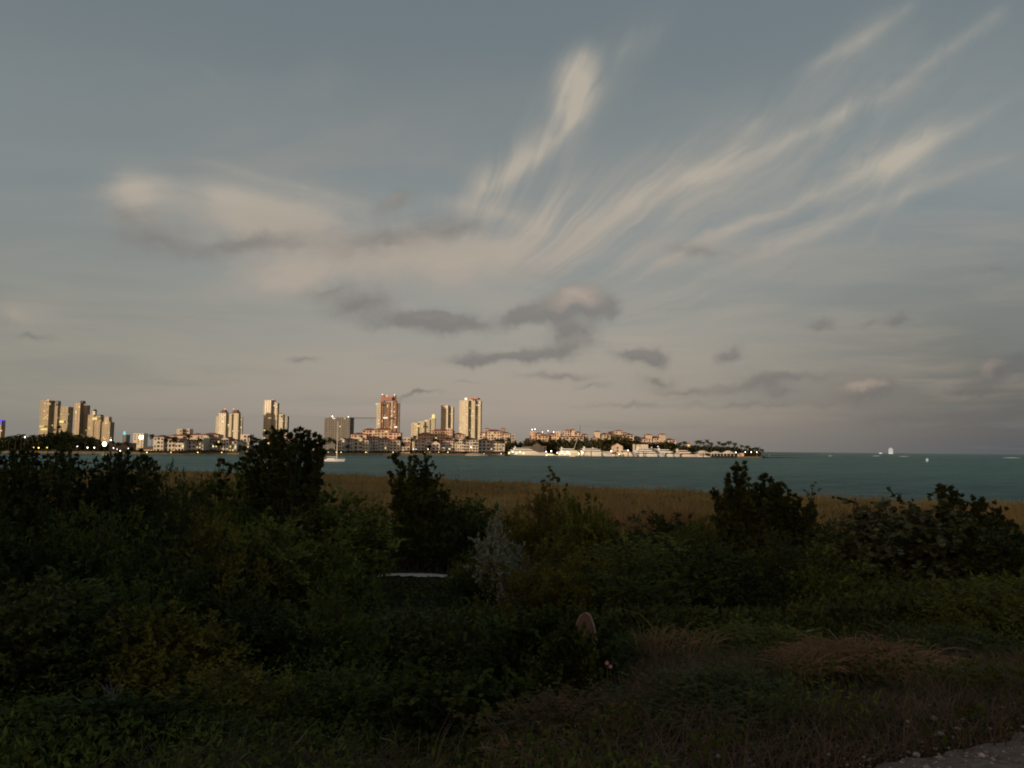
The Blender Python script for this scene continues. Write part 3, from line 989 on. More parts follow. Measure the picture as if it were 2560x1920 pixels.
tower('wide cream and yellow tower with stepped top, rightmost of the tall towers', [(1147, 1174, 1002, 5), (1168, 1190, 998, 5), (1188, 1203, 1003, 4)], D1 - 60, pale_w, gl_y, yaw=-20, lit=30,
      extra=xt(('cap', 1168, 1199, 998.5, 995.5, .95, mat('terracotta_rim', (.5, .24, .15))), ('band', 1169, 1175, 996, 1001, lit_w, -20)))

# crane jib behind the red tower
cr = thing('tower_crane', 'thin grey crane jib reaching left from behind the red tower', 'crane', (xat(943, D1 + 30), D1 + 30, GZ))
lat = mat('crane_steel', (.12, .11, .10), rough=.7)
zc = zat(930, 1045.5, D1 + 30) - GZ
xl = xat(878, D1 + 30) - cr.location.x
put('mast', MB().box(-1, 1, -1, 1, 0, zc + 4).mesh('mast', lat), cr)
jb = MB()
for q in (-.7, .7):
    jb.tube([(xl, q, zc - .5), (12, q, zc - .5)], .32, 4)
jb.tube([(xl + 1, 0, zc + 1), (4, 0, zc + 1.1)], .3, 4)
kk = 26
for i in range(kk):
    a = xl + (12 - xl) * i / kk * .9
    jb.tube([(a, -.7, zc - .5), (a + 2, 0, zc + 1)], .15, 3)
    jb.tube([(a, .7, zc - .5), (a + 2, 0, zc + 1)], .15, 3)
put('jib', jb.mesh('jib', lat), cr)
put('hoist_cable', MB().tube([(xat(927, D1 + 30) - cr.location.x, 0, zc - .5), (xat(927, D1 + 30) - cr.location.x, 0, zc - 9)], .15, 4).mesh('hoist_cable', lat), cr)

# ------------------------------------------------------------------ island buildings
med('low beige building behind the bright lamp on the left shore', [(268, 325, 1109, 0, 'sssssw', 'flat')], 760, mat('dun_plaster', (.30, .22, .14), rough=.9), lit=.3)
bb = med('small pale far building with a blazing white window, left of the white mansions', [(332, 358, 1085, 0, 'www', 'flat')], 1100, palew2, lit=0)
o = put('window', MB().box(-2.6, 2.6, -.3, .1, 0, 4.4).mesh('window', lamp_w), bb, (4, -.2, zat(350, 1097, 1100) - GZ)); o['label'] = 'blazing lit window'
bc = med('tiny far kiosk with a teal glowing roof sign on the left skyline', [(305, 314, 1088, 0, 'ww', 'flat')], 1200, grey_w, lit=0)
put('roof_sign', MB().frustum((0, 0), 0, 5, 2.4, 1.0, 6).mesh('roof_sign', glow('teal_light', (.2, .8, .75), .9)), bc, (0, 0, zat(309, 1086, 1200) - GZ))


def df(px, k=14):
    return dsh(px) + k


med('long low red-roofed house at the left end of the white mansions', [(349, 386, 1124, 0, 'lwlwl', 'hip')], df(366), white_w)
med('white mansion block with a tall left bay and red tile roof, leftmost of the row', [(386, 411, 1093, 2, 'wlw', 'hip'), (411, 438, 1098, 0, 'lgl', 'hip'), (438, 461, 1100, 1, 'wll', 'hip')], df(420), white_w)
med('narrow white mansion with arched loggias between two palms', [(472, 491, 1103, 2, 'gl', 'hip'), (490, 508, 1098, 0, 'wlw', 'flat')], df(490), white_w, lit=.15)
med('white mansion with arched top bay and yellow lit loggias', [(506, 524, 1092, 2, 'lal', 'gable'), (523, 556, 1100, 0, 'lwlwl', 'hip'), (555, 574, 1098, 3, 'lgl', 'gable'), (573, 591, 1102, 0, 'wwl', 'hip')], df(548), white_w, lit=.16)
med('grey stepped block with a red roof lamp above the white mansions', [(440, 454, 1074, 0, 'sw', 'flat'), (453, 469, 1074, -3, 'lw', 'flat'), (425, 482, 1090, 4, 'wlwlw', 'hip')], df(450, 170), beige_w)
med('pale stucco block with a dark tile roof behind the arched mansions', [(474, 500, 1088, 0, 'wsw', 'hip'), (500, 546, 1088, 2, 'wlwlw', 'hip')], df(510, 130), beige_w)
med('white stepped house right of the twin-crowned tower, half hidden by trees', [(600, 624, 1088, 0, 'wlw', 'flat'), (590, 606, 1104, 4, 'lw', 'hip')], df(610, 90), white_w)
med('white columned mansion seen through the leaves of the round tree', [(664, 700, 1104, 0, 'lglw', 'hip'), (700, 745, 1100, 2, 'lwlgl', 'hip'), (745, 800, 1106, 0, 'lwlwl', 'hip')], df(730), white_w, lit=.1)
med('small bright white mansion behind the sailboat mast', [(837, 848, 1106, 0, 'lg', 'flat'), (848, 862, 1099, 2, 'wl', 'gable')], df(850), white_w, lit=.1)
med('white mansion with terracotta gables and lit ground floor, right of the sailboat mast', [(861, 884, 1100, 2, 'wlw', 'hip'), (884, 906, 1096, 0, 'gl', 'gable'), (905, 921, 1101, 1, 'lw', 'hip')], df(890), white_w, lit=.14)
med('white four-storey mansion with paired loggia columns below the red tower', [(918, 946, 1095, 2, 'lwlw', 'hip'), (945, 975, 1099, 0, 'wlwl', 'hip'), (974, 1000, 1102, 1, 'alw', 'hip')], df(958), white_w, lit=.08)
med('long salmon block with brown tile roofs stacked behind the white mansions', [(876, 915, 1087, 0, 'wlwlw', 'hip'), (904, 936, 1076, -4, 'lwlw', 'hip'), (934, 976, 1075, -2, 'wlwlw', 'hip'), (972, 1001, 1083, 1, 'lwl', 'hip')], df(935, 110), salmon_w)
med('small pale house behind the tall cedar tip', [(1008, 1026, 1095, 0, 'ww', 'flat'), (1000, 1026, 1110, 4, 'lal', 'hip')], df(1012, 60), beige_w)
med('white villa under a broad dark red hip roof', [(1036, 1061, 1101, 1, 'lwl', 'hip'), (1060, 1076, 1104, 0, 'wl', 'flat')], df(1056, 30), white_w, lit=.05)
med('white gabled villa with a double arched window and glowing yellow terrace', [(1079, 1100, 1109, 2, 'aa', 'gable'), (1068, 1112, 1120, 0, 'lwlwl', 'flat')], df(1090), white_w, lit=.35)
med('salmon terraced block with red roofs and a pale square tower, below the slim grey-cream tower', [(1044, 1081, 1086, 0, 'lwlwl', 'hip'), (1078, 1113, 1078, -4, 'wlwlw', 'hip'), (1105, 1134, 1078, -2, 'lwlw', 'hip'), (1118, 1131, 1073, 4, 'ww', 'flat'), (1130, 1162, 1087, 1, 'lwlw', 'hip')], df(1100, 130), salmon_w, lit=.05)
med('white mansion row with tall slit windows and terraces, left of the sandy mound', [(1108, 1133, 1103, 1, 'lwlw', 'hip'), (1132, 1160, 1098, 0, 'lwlwl', 'flat'), (1159, 1196, 1100, 2, 'llwll', 'hip')], df(1150), white_w, lit=.1)
med('white mansion with arched top windows beside the dark marina trees', [(1195, 1226, 1101, 2, 'lgl', 'hip'), (1225, 1262, 1103, 0, 'wlwlw', 'hip')], df(1228), white_w, lit=.03)
med('large salmon hotel with two square turrets, behind the right end of the white mansions', [(1199, 1213, 1083, 1, 'lw', 'hip'), (1212, 1256, 1079, 0, 'lwglwl', 'hip'), (1254, 1275, 1084, 1, 'lwl', 'hip'), (1273, 1286, 1087, 0, 'wl', 'flat'), (1211, 1222, 1073, -2, 'ww', 'cap'), (1252, 1263, 1073, -2, 'ww', 'cap')], df(1240, 90), beige_w, lit=.07)
med('salmon hillside block with a tall blank left tower, left of the yellow-lit block', [(1313, 1326, 1098, 2, 'wl', 'hip'), (1325, 1338, 1080, 1, 'sw', 'flat'), (1337, 1357, 1085, 0, 'lwl', 'hip'), (1345, 1371, 1090, 4, 'lwl', 'hip'), (1365, 1393, 1087, 1, 'wlwl', 'hip')], df(1355, 110), salmon_w, lit=.03)
med('salmon block with three stepped square tops and one yellow lit bay', [(1391, 1401, 1080, 1, 'ws', 'flat'), (1400, 1413, 1087, 0, 'lw', 'hip'), (1411, 1425, 1077, 1, 'wl', 'cap'), (1424, 1437, 1076, 0, 'ws', 'cap'), (1436, 1453, 1082, 1, 'lw', 'hip'), (1452, 1471, 1088, 0, 'wlw', 'hip'), (1396, 1458, 1093, 5, 'lwlwlwl', 'hip')], df(1430, 120), beige_w, lit=.08)
med('cream house with a square blank tower and yellow lit wing', [(1487, 1500, 1080, 1, 'ss', 'cap'), (1499, 1526, 1087, 0, 'lwl', 'hip'), (1480, 1492, 1096, 4, 'ww', 'hip')], df(1505, 140), beige_w, lit=.25)
med('cream block with pale stepped tops on the crest of the wooded hump', [(1523, 1537, 1081, 0, 'ws', 'cap'), (1537, 1557, 1078, 1, 'wsw', 'cap'), (1556, 1568, 1083, 0, 'wl', 'hip'), (1560, 1584, 1088, 2, 'lwl', 'hip'), (1548, 1566, 1091, 5, 'wl', 'hip')], df(1552, 150), beige_w, lit=.02)
med('long block of deep red roofs with two square cream towers, rightmost on the rise', [(1583, 1602, 1094, 0, 'lw', 'hip'), (1600, 1622, 1098, 2, 'lwl', 'hip'), (1615, 1630, 1088, 1, 'ss', 'cap'), (1620, 1656, 1096, 0, 'wlwlw', 'hip'), (1650, 1664, 1087, 1, 'ss', 'cap'), (1662, 1690, 1101, 0, 'lwl', 'hip')], df(1640, 150), beige_w, lit=.03)
med('red-roofed gabled boat club house with a white chimney', [(1530, 1557, 1116, 1, 'sas', 'gable')], df(1543, 62), beige_w, lit=.2, name='club_house')
med('small white crenellated house behind the largest right-hand yacht', [(1583, 1588, 1112, 0, 's', 'flat'), (1590, 1620, 1113, 1, 'wsw', 'flat')], df(1600, 62), white_w, lit=.05)
med('beige boat shed with a raised arched pediment behind the leftmost yacht', [(1305, 1333, 1117, 0, 'sss', 'flat'), (1333, 1352, 1113, 1, 's', 'pediment'), (1352, 1366, 1117, 0, 'sl', 'flat')], df(1335, 50), beige_w, name='boat_shed', lit=0)
med('cream square bell tower with a belfry opening among the marina palms', [(1717, 1726, 1110, 0, 'a', 'cap')], df(1721, 60), mat('ochre_plaster', (.62, .50, .30), rough=.9), name='bell_tower', cat='tower', lit=.3, depth=4)
# sandy mound
mo = MB()
dm = dsh(1185) - 2
rg = random.Random(9)
cx = xat(1187, dm)
ring = []
for j, (rr, hh) in enumerate([(1, -.5), (.85, .9), (.6, 1.9), (.3, 2.7), (.05, 3.1)]):
    for i in range(20):
        a = 2 * PI * i / 20
        k = rr * (1 + rg.uniform(-.08, .08))
        mo.v.append((16 * k * math.cos(a), 7 * k * math.sin(a), hh + rg.uniform(-.1, .1)))
for j in range(4):
    for i in range(20):
        mo.f.append((j * 20 + i, j * 20 + (i + 1) % 20, (j + 1) * 20 + (i + 1) % 20, (j + 1) * 20 + i))
mo.f.append(tuple(range(80, 100)))
tag(put('sand_mound', mo.mesh('sand_mound', mat('mound_sand', (.52, .40, .28), (.40, .30, .20), scale=.4, rough=.95)), None, (cx, dm, 0)), 'low tan sandy mound on the shore below the white mansion row', 'sand mound')

# shelters with white canvas roofs
canv = mat('white_canvas', (.72, .68, .60), (.62, .58, .50), scale=.5, rough=.8)


def pavilion(label, p0, p1, pe, pt, px_posts, m, fwd=20, lit=False):
    d = df(p0, fwd)
    xc = xat((p0 + p1) / 2, d)
    r_ = thing('pavilion', label, 'pavilion', (xc, d, GZ), 0, 'white roofed shelters at the marina')
    w = (xat(p1, d) - xat(p0, d)) / 2
    ze = zat(p0, pe, d) - GZ; zt = zat(p0, pt, d) - GZ
    b = MB()
    b.frustum((0, 0), ze, ze + (zt - ze) * .55, w * 1.18, w * .62, 12, 0, .45)
    b.frustum((0, 0), ze + (zt - ze) * .55, zt, w * .66, w * .2, 12, 0, .45)
    put('roof', b.mesh('roof', m), r_)
    for px in px_posts:
        put('post', MB().frustum((xat(px, d) - xc, -5), 0, ze, .22, .2, 6).mesh('post', canv), r_)
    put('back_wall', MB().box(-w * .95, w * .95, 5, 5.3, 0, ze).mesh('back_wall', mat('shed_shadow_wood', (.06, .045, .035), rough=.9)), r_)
    if lit:
        for k in range(4):
            o = put('window', PANES[(1, False)], r_, (-w * .6 + k * w * .3, 4.8, .3), 0, (w * .2, 1, ze * .6)); o['label'] = 'lit window'
    return r_


pavilion('white tented pavilion with yellow lit windows, right of the bell tower', 1735, 1778, 1133, 1126, [1738, 1757, 1776], canv, 22, True)
pavilion('low white peaked pavilion on slim posts, rightmost at the marina', 1803, 1840, 1134, 1126.5, [1805, 1814, 1823, 1832], canv, 10)
pavilion('broad white pavilion with dark open bays between the other two', 1771, 1808, 1134, 1128, [1774, 1782, 1790, 1798, 1806], canv, 16)
hut = med('small pinkish harbour hut at the end of the spit', [(1846, 1860, 1135, 0, 'ws', 'flat')], df(1852, 8), salmon_w, name='hut', cat='hut', lit=0, depth=4, fh=2.5)

# ------------------------------------------------------------------ boats
gel = mat('white_gelcoat', (.86, .84, .80), (.80, .77, .72), scale=.3, rough=.35, spec=.5)
gelp = mat('ivory_gelcoat', (.78, .68, .60), (.72, .62, .54), scale=.3, rough=.45)
tint = mat('tinted_boat_glass', (.02, .02, .022), rough=.2, spec=.6)


def hull_mesh(Lh, B, hb, hs, nm, m, rake=.08):
    """bow at +x. hb = bow freeboard, hs = stern freeboard"""
    b = MB()
    ns = 14
    for i in range(ns + 1):
        t = i / ns
        x = -Lh / 2 + Lh * t
        bw = B / 2 * (1 - max(0, (t - .45) / .55) ** 2.2) * (.88 + .12 * min(1, t * 4))
        bw = max(bw, .03)
        sh = hs + (hb - hs) * t ** 1.8
        xr = x + rake * Lh * t * t * .5
        for s in (-1, 1):
            b.v += [(x, s * bw * .55, -.5), (x + (xr - x) * .4, s * bw * .86, sh * .45), (xr, s * bw, sh)]
    for i in range(ns):
        o = i * 6; q = o + 6
        b.f += [(o, q, q + 1, o + 1), (o + 1, q + 1, q + 2, o + 2), (o + 4, q + 4, q + 3, o + 3), (o + 5, q + 5, q + 4, o + 4), (o + 2, q + 2, q + 5, o + 5), (o + 3, q + 3, q, o)]
    b.f += [(0, 1, 2, 5, 4, 3)]
    return b.mesh(nm, m)


def deck_block(x0, x1, B, z0, z1, rf, rb):
    """deckhouse raked at front (+x) and rear"""
    y = B / 2
    b = MB()
    b.add([(x0, -y, z0), (x1, -y * .8, z0), (x1, y * .8, z0), (x0, y, z0), (x0 + rb, -y * .94, z1), (x1 - rf, -y * .7, z1), (x1 - rf, y * .7, z1), (x0 + rb, y * .94, z1)],
          [(0, 3, 2, 1), (4, 5, 6, 7), (0, 1, 5, 4), (1, 2, 6, 5), (2, 3, 7, 6), (3, 0, 4, 7)])
    return b


def yacht(label, p0, p1, pt, flip=False, decks=2, k=14, lit=0, arch=True, m=None, name='motor_yacht'):
    d = dsh((p0 + p1) / 2) + k
    Lh = (xat(p1, d) - xat(p0, d)) * 1.12
    H = zat((p0 + p1) / 2, pt + .5, d)
    m = m or gel
    r_ = thing(name, label, 'yacht', (xat((p0 + p1) / 2, d), d, 0), PI if flip else 0, 'motor yachts moored at the marina')
    B = max(3.5, Lh * .2)
    hs = H * .30; hb = H * .48
    put('hull', hull_mesh(Lh * .96, B, hb, hs, 'hull', m), r_)
    z = hs * .98
    x0, x1 = -Lh * .46, Lh * .33
    for j in range(decks):
        h = (H * .92 - hs) / decks
        B2 = B * (.86 - .12 * j)
        b = deck_block(x0, x1, B2, z, z + h * .96, h * 2.2, .0)
        dh_ = put('deckhouse', b.mesh('deckhouse', m), r_)
        # overhanging brow and dark window band
        g_ = deck_block(x0 + Lh * .05, x1 - h * .72, B2 + .12, z + h * .42, z + h * .78, h * .6, -.2)
        w_ = put('window', g_.mesh('window', tint if not (lit and j == 0) else lit_y), dh_)
        w_['label'] = 'lit window band' if (lit and j == 0) else 'dark window band'
        put('brow', deck_block(x0 - Lh * .04, x1 - h * 1.35, B2 * 1.04, z + h * .961, z + h * 1.09, h * .5, -.2).mesh('brow', m), dh_)
        z += h
        x0 += Lh * .06; x1 -= Lh * .09
    if arch:
        put('radar_arch', MB().add([(x0 - 1, -B * .2, z - 1), (x0 + 1.2, -B * .2, z - 1), (x0 - .2, -B * .15, z + H * .22), (x0 - 1.6, -B * .15, z + H * .22), (x0 - 1, B * .2, z - 1), (x0 + 1.2, B * .2, z - 1), (x0 - .2, B * .15, z + H * .22), (x0 - 1.6, B * .15, z + H * .22)],
                                    [(0, 1, 2, 3), (7, 6, 5, 4), (0, 4, 5, 1), (1, 5, 6, 2), (2, 6, 7, 3), (3, 7, 4, 0)]).mesh('radar_arch', m), r_)
    if lit:
        for q in range(lit):
            put('deck_lamp', MB().frustum((0, 0), 0, .9, .5, .5, 6).mesh('deck_lamp', lamp_w if q % 2 else lamp_y), r_, (-Lh * .44 + q * Lh * .09, -B * .52, hs * (.9 + .5 * (q % 2))))
    return r_


yacht('large white three-deck yacht with yellow lit stern, leftmost at the marina', 1272, 1362, 1118, decks=3, lit=5)
yacht('white yacht with a tall raked fin and floodlit stern, second from the left', 1398, 1462, 1120, decks=2, lit=5)
yacht('long low white yacht behind the tall dark mast', 1446, 1530, 1119, decks=3, lit=2)
yacht('small white cabin boat with three dark portholes, below the gabled club house', 1508, 1553, 1128, decks=1, arch=False, m=gelp)
yacht('compact white yacht with white deck lights, right of the porthole boat', 1546, 1590, 1124, decks=2, m=gelp, lit=1)
yacht('big cream yacht with sweeping dark windows, below the crenellated house', 1583, 1657, 1119, decks=3)
yacht('cream yacht with a forked radar mast', 1642, 1696, 1122, decks=2)
yacht('cream yacht pointing right with a slanted radar arch, below the bell tower', 1688, 1741, 1124, decks=2, m=gelp)
yacht('white yacht half hidden between the tall dark mast and the porthole boat', 1478, 1524, 1121, decks=2, k=22)
yacht('white motor yacht tucked behind the big cream one, showing only its upper deck', 1622, 1668, 1120, decks=3, k=26)
yacht('small low cream yacht in front of the tented pavilion', 1745, 1775, 1133.5, decks=1, arch=False, m=gelp, k=10)
yacht('small open white boat on the shore side near the boat shed', 1366, 1392, 1133, decks=1, arch=False, lit=1, k=10)


def sail_masts():
    d = dsh(1450) + 4
    s = thing('sailing_yacht', 'sailing yacht with a very tall dark mast among the white yachts', 'sailboat', (xat(1450, d), d, 0))
    put('hull', hull_mesh(22, 4.5, 2.2, 1.6, 'hull', gelp), s)
    put('mast', MB().frustum((0, 0), 1.4, zat(1450, 1063, d), .28, .16, 6).mesh('mast', glass_d), s)
    put('boom', MB().tube([(0, 0, 3), (-8, 0, 3.1)], .2, 6).mesh('boom', glass_d), s)
    put('cabin', deck_block(-4, 4, 2.6, 1.5, 2.5, 1.2, .2).mesh('cabin', gelp), s)


sail_masts()
d = dsh(1436) + 16
put_ = tag(put('boat_crane', MB().tube([(-2.6, 0, 1.2), (2.6, 0, zat(1440, 1100, d))], [.32, .16], 6).mesh('boat_crane', canv), None, (xat(1436, d), d, 0)), 'thin white slanted davit boom left of the tall dark mast', 'boat crane')

# anchored sailboat in the channel
d = hit(835, 1153.5).y
sb = thing('sailboat', 'small white sailboat anchored alone in the channel', 'sailboat', (xat(834, d), d, 0))
hm = MB()
put('hull', hull_mesh(11.4, 3.2, 1.45, 1.05, 'hull', gel, .10), sb)
put('cabin', deck_block(-3.2, 1.4, 1.9, 1.08, 1.62, .8, .2).mesh('cabin', gel), sb)
put('mast', MB().frustum((0, 0), 1.1, zat(843, 1053.5, d), .22, .17, 8).mesh('mast', mat('pale_aluminium', (.75, .68, .58), rough=.5)), sb, (xat(843, d) - sb.location.x, 0, 0))
put('boom', MB().tube([(xat(843, d) - sb.location.x, 0, 2.3), (-3.4, 0, 2.35)], .12, 6).mesh('boom', gel), sb)
mh = zat(843, 1054, d)
mx_ = xat(843, d) - sb.location.x
st = MB().tube([(mx_, 0, mh), (6.0, 0, 1.5)], .02, 3).tube([(mx_, 0, mh), (-5.6, 0, 1.2)], .02, 3).tube([(mx_, 0, mh), (mx_, -1.5, 1.2)], .02, 3)
put('rigging', st.mesh('rigging', glass_d), sb)
put('pulpit_rail', MB().tube([(-5.4, -1.3, 1.7), (-3, -1.5, 1.75), (3, -1.3, 1.95), (5.9, 0, 2.1)], .025, 4).mesh('pulpit_rail', gel), sb)
put('cockpit_bag', MB().frustum((0, 0), 0, .7, .4, .3, 8).mesh('cockpit_bag', mat('dark_canvas', (.03, .03, .035))), sb, (xat(821, d) - sb.location.x, 0, 1.55))
dg = thing('dinghy', 'tiny white inflatable dinghy trailing the anchored sailboat', 'dinghy', (xat(803, d), d + .5, 0))
put('hull', hull_mesh(2.0, 1.2, .9, .7, 'hull', gel), dg)
put('outboard_motor', MB().box(-1.25, -1.0, -.15, .15, .2, 1.5).box(-1.35, -.9, -.2, .2, 1.3, 1.75).mesh('outboard_motor', gel), dg)

# cruise ship going away, seen from the stern
d = 6500
cs = thing('cruise_ship', 'white floodlit cruise ship seen end-on on the horizon', 'ship', (xat(2227, d), d, 0), -math.atan2(xat(2227, d), d))
wh_ = (xat(2232.2, d) - xat(2221.8, d))
zt = zat(2227, 1121.5, d) + 1.5
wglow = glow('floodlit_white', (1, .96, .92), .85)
dkh = glow('ship_dark_gap', (.12, .12, .13), .35)
k = deck_block(-40, 40, wh_, -.5, 6, 8, 0)
put('hull', k.mesh('hull', mat('ship_white', (.7, .7, .7))), cs, rz=PI / 2)
for j in range(6):
    z0 = 6 + j * (zt - 6) / 6; z1 = z0 + (zt - 6) / 6
    ww = wh_ * (1 if j < 5 else .8)
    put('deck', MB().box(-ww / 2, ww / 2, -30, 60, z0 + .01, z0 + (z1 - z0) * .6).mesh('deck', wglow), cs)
    put('deck_recess', MB().box(-ww / 2 * .86, ww / 2 * .86, -26, 56, z0 + (z1 - z0) * .6, z1).mesh('deck_recess', mat('recess_grey', (.2, .2, .2))), cs)
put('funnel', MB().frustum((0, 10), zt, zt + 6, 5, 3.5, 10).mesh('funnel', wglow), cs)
d = 6400
pb = thing('pilot_boat', 'tiny lit boat just left of the cruise ship', 'boat', (xat(2201.5, d), d, 0), PI)
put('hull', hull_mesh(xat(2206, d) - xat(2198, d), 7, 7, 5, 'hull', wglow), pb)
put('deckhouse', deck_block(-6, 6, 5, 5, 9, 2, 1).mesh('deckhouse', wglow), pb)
# buoy and markers
p = hit(2318, 1155)
bu = thing('buoy', 'white channel buoy afloat right of the cruise ship', 'buoy', (p.x, p.y, 0))
put('float', MB().frustum((0, 0), -.4, 1.0, 1.0, .8, 12).mesh('float', mat('buoy_green_band', (.25, .30, .22), rough=.6)), bu)
put('top', MB().frustum((0, 0), 1.0, 2.2, .85, .95, 12).frustum((0, 0), 2.2, 2.9, .95, .3, 12).mesh('top', glow('buoy_white_glow', (.9, .88, .8), .75)), bu)  # top emits light of its own to read bright white, no lamp in it
p = hit(1924, 1143)
mk = thing('channel_marker', 'thin pale channel marker post on the jetty', 'marker post', (p.x, p.y, 0))
put('post', MB().frustum((0, 0), -.5, zat(1924, 1136, p.y), .5, .45, 8).mesh('post', canv), mk)
p = hit(1892, 1145)
mk = thing('channel_marker', 'stubby pale marker post at the end of the spit dock', 'marker post', (p.x, p.y, 0))
put('post', MB().frustum((0, 0), -.5, zat(1892, 1137, p.y), .55, .5, 8).mesh('post', salmon_w), mk)
# white wakes far out
for i, (a, b, y, lb) in enumerate([(2180, 2191, 1140.2, 'thin white wake below and left of the cruise ship'), (2246, 2260, 1141.4, 'thin white wake below and right of the cruise ship'),
                                   (2505, 2527, 1144.8, 'long thin white wake at the far right of the sea'), (2070, 2077, 1140.2, 'short white wake right of the jetties')]):
    A = hit(a, y)
    w_ = (hit(b, y).x - A.x)
    bm = MB()
    for k in range(9):
        t = k / 8
        bm.v += [(w_ * t, -2.5 * math.sin(PI * t) - .3, .05), (w_ * t, 0, .9 * math.sin(PI * t) + .1), (w_ * t, 2.5 * math.sin(PI * t) + .3, .05)]
    for k in range(8):
        bm.f += [(k * 3, k * 3 + 3, k * 3 + 4, k * 3 + 1), (k * 3 + 1, k * 3 + 4, k * 3 + 5, k * 3 + 2)]
    tag(put('wake', bm.mesh('wake', mat('sea_foam', (.75, .75, .72), rough=.8)), None, (A.x, A.y, 0)), lb, 'wake', 'white wakes out at sea')

# ------------------------------------------------------------------ lamps on the far shore
pole_m = mat('lamp_pole_metal', (.06, .055, .05), rough=.6)
LM = {}


def lamp(px, py, label, group, m, r=.75, k=3, d=None):
    r *= .62
    d = d or dsh(px) + k
    z = zat(px, py, d)
    o = thing('street_lamp', label, 'lamp', (xat(px, d), d, GZ if z > GZ + .8 else 0), 0, group)
    h = z - o.location.z
    put('pole', MB().frustum((0, 0), 0, h - r * .5, .12, .08, 6).mesh('pole', pole_m), o)
    key = (m.name, r)
    if key not in LM:
        LM[key] = MB().frustum((0, 0), -r, 0, r * .45, r, 8).frustum((0, 0), 0, r, r, r * .4, 8).mesh('lamp_head', m)
    put('lamp_head', LM[key], o, (0, 0, h))


for i, px in enumerate([368, 428, 495, 555, 615]):
    lamp(px, 1131, f'low promenade lamp on the sea wall below the left mansions, {ORD[i]} from the left', 'promenade lamps on the sea wall', lamp_y, .62)
for i, px in enumerate([802, 821, 841, 853, 915, 983, 1003, 1061, 1097, 1120]):
    lamp(px, 1130.5, f'low promenade lamp on the middle sea wall, {ORD[i]} from the left', 'promenade lamps on the sea wall', lamp_y, .6)
for i, (px, py) in enumerate([(4, 1125), (84, 1119), (97, 1119.5), (118, 1119)]):
    lamp(px, py, f'yellow street lamp in the dark trees at far left, {ORD[i]} from the left', 'yellow street lamps on the left shore', glow('lamp_sodium', (1, .72, .10), 4), .8, 20)
for i, (px, py, r) in enumerate([(61, 1093, .7), (193, 1115, 1.1), (219, 1119, .8), (236, 1119, .8), (276, 1100, .9), (284, 1120, .7), (293, 1123, .5), (301, 1127, .8), (321, 1121, .6)]):
    lamp(px, py, f'white street lamp on the left shore, {ORD[i]} from the left', 'white street lamps on the left shore', lamp_w, r, 8)
lamp(261, 1110, 'blazing yellow-white floodlight, brightest lamp of the left shore', None, glow('floodlight', (1, .95, .45), 16), 2.8, 8)
lamp(102, 1093, 'red glowing lamp pair above the dark trees at far left', None, glow('lamp_red_strong', (1, .06, .04), 3), 1.2, 60)
for i, (px, py, r) in enumerate([(1330, 1074, .8), (1337, 1073, .8), (1356, 1080, .75), (1370, 1077, .75), (1384, 1080, .8)]):
    lamp(px, py, f'white roof lamp on a mast above the salmon hillside block, {ORD[i]} from the left', 'roof lamps above the salmon block', lamp_w, r, 112)
for i, (px, py, r) in enumerate([(1365, 1129, .7), (1378, 1128, 1.0), (1393, 1132, 1.0), (1405, 1130, 1.0), (1420, 1131, 1.4), (1528, 1128, 1.1), (1570, 1126, .9), (1645, 1116, .6)]):
    lamp(px, py, f'bright white dock lamp at the marina, {ORD[i]} from the left', 'dock lamps at the marina', lamp_w, r, 6)
for i, (px, py) in enumerate([(1840, 1131), (1863, 1130), (1878, 1130), (1892, 1130.5)]):
    lamp(px, py, f'white umbrella-topped lamp on the spit, {ORD[i]} from the left', 'umbrella lamps on the spit', lamp_w, .75, 14)
for i, (px, py) in enumerate([(1034, 1123), (1040, 1123), (1070, 1123), (1178, 1118), (1210, 1134), (1253, 1134)]):
    lamp(px, py, f'small garden lamp before the right-hand white mansions, {ORD[i]} from the left', 'garden lamps before the mansions', lamp_w, .62, 8)
# ------------------------------------------------------------------ leaf clouds
def rnd_unit(rng, n):
    v = rng.normal(size=(n, 3))
    return v / np.linalg.norm(v, axis=1, keepdims=True)


def nrm(v):
    return v / np.maximum(np.linalg.norm(v, axis=1, keepdims=True), 1e-9)


def leaf_arrays(rng, p, d, ln, wd, fold=.18, shape='diamond'):
    """folded leaves: base p, direction d, length ln, width wd"""
    n = len(p)
    d = nrm(d)
    s = nrm(np.cross(d, rnd_unit(rng, n)))
    u = np.cross(s, d)
    ln = np.broadcast_to(ln, n)[:, None]; wd = np.broadcast_to(wd, n)[:, None]
    if shape == 'diamond':
        V_ = np.stack([p, p + d * ln * .45 + s * wd * .5 + u * wd * fold, p + d * ln - u * ln * .06, p + d * ln * .45 - s * wd * .5 + u * wd * fold], 1)
        b = np.arange(n)[:, None] * 4
        f = np.concatenate([b + np.array([[0, 1, 2]]), b + np.array([[0, 2, 3]])])
    else:  # round / heart leaf: six outline points round a midrib
        V_ = np.stack([p, p + d * ln * .12 + s * wd * .42 + u * wd * fold, p + d * ln * .5 + s * wd * .5 + u * wd * fold, p + d * ln * .85 + s * wd * .22 + u * wd * fold * .5,
                       p + d * ln, p + d * ln * .85 - s * wd * .22 + u * wd * fold * .5, p + d * ln * .5 - s * wd * .5 + u * wd * fold, p + d * ln * .12 - s * wd * .42 + u * wd * fold], 1)
        b = np.arange(n)[:, None] * 8
        f = np.concatenate([b + np.array([[0, i, i + 1]]) for i in range(1, 7)])
    return V_.reshape(-1, 3), f


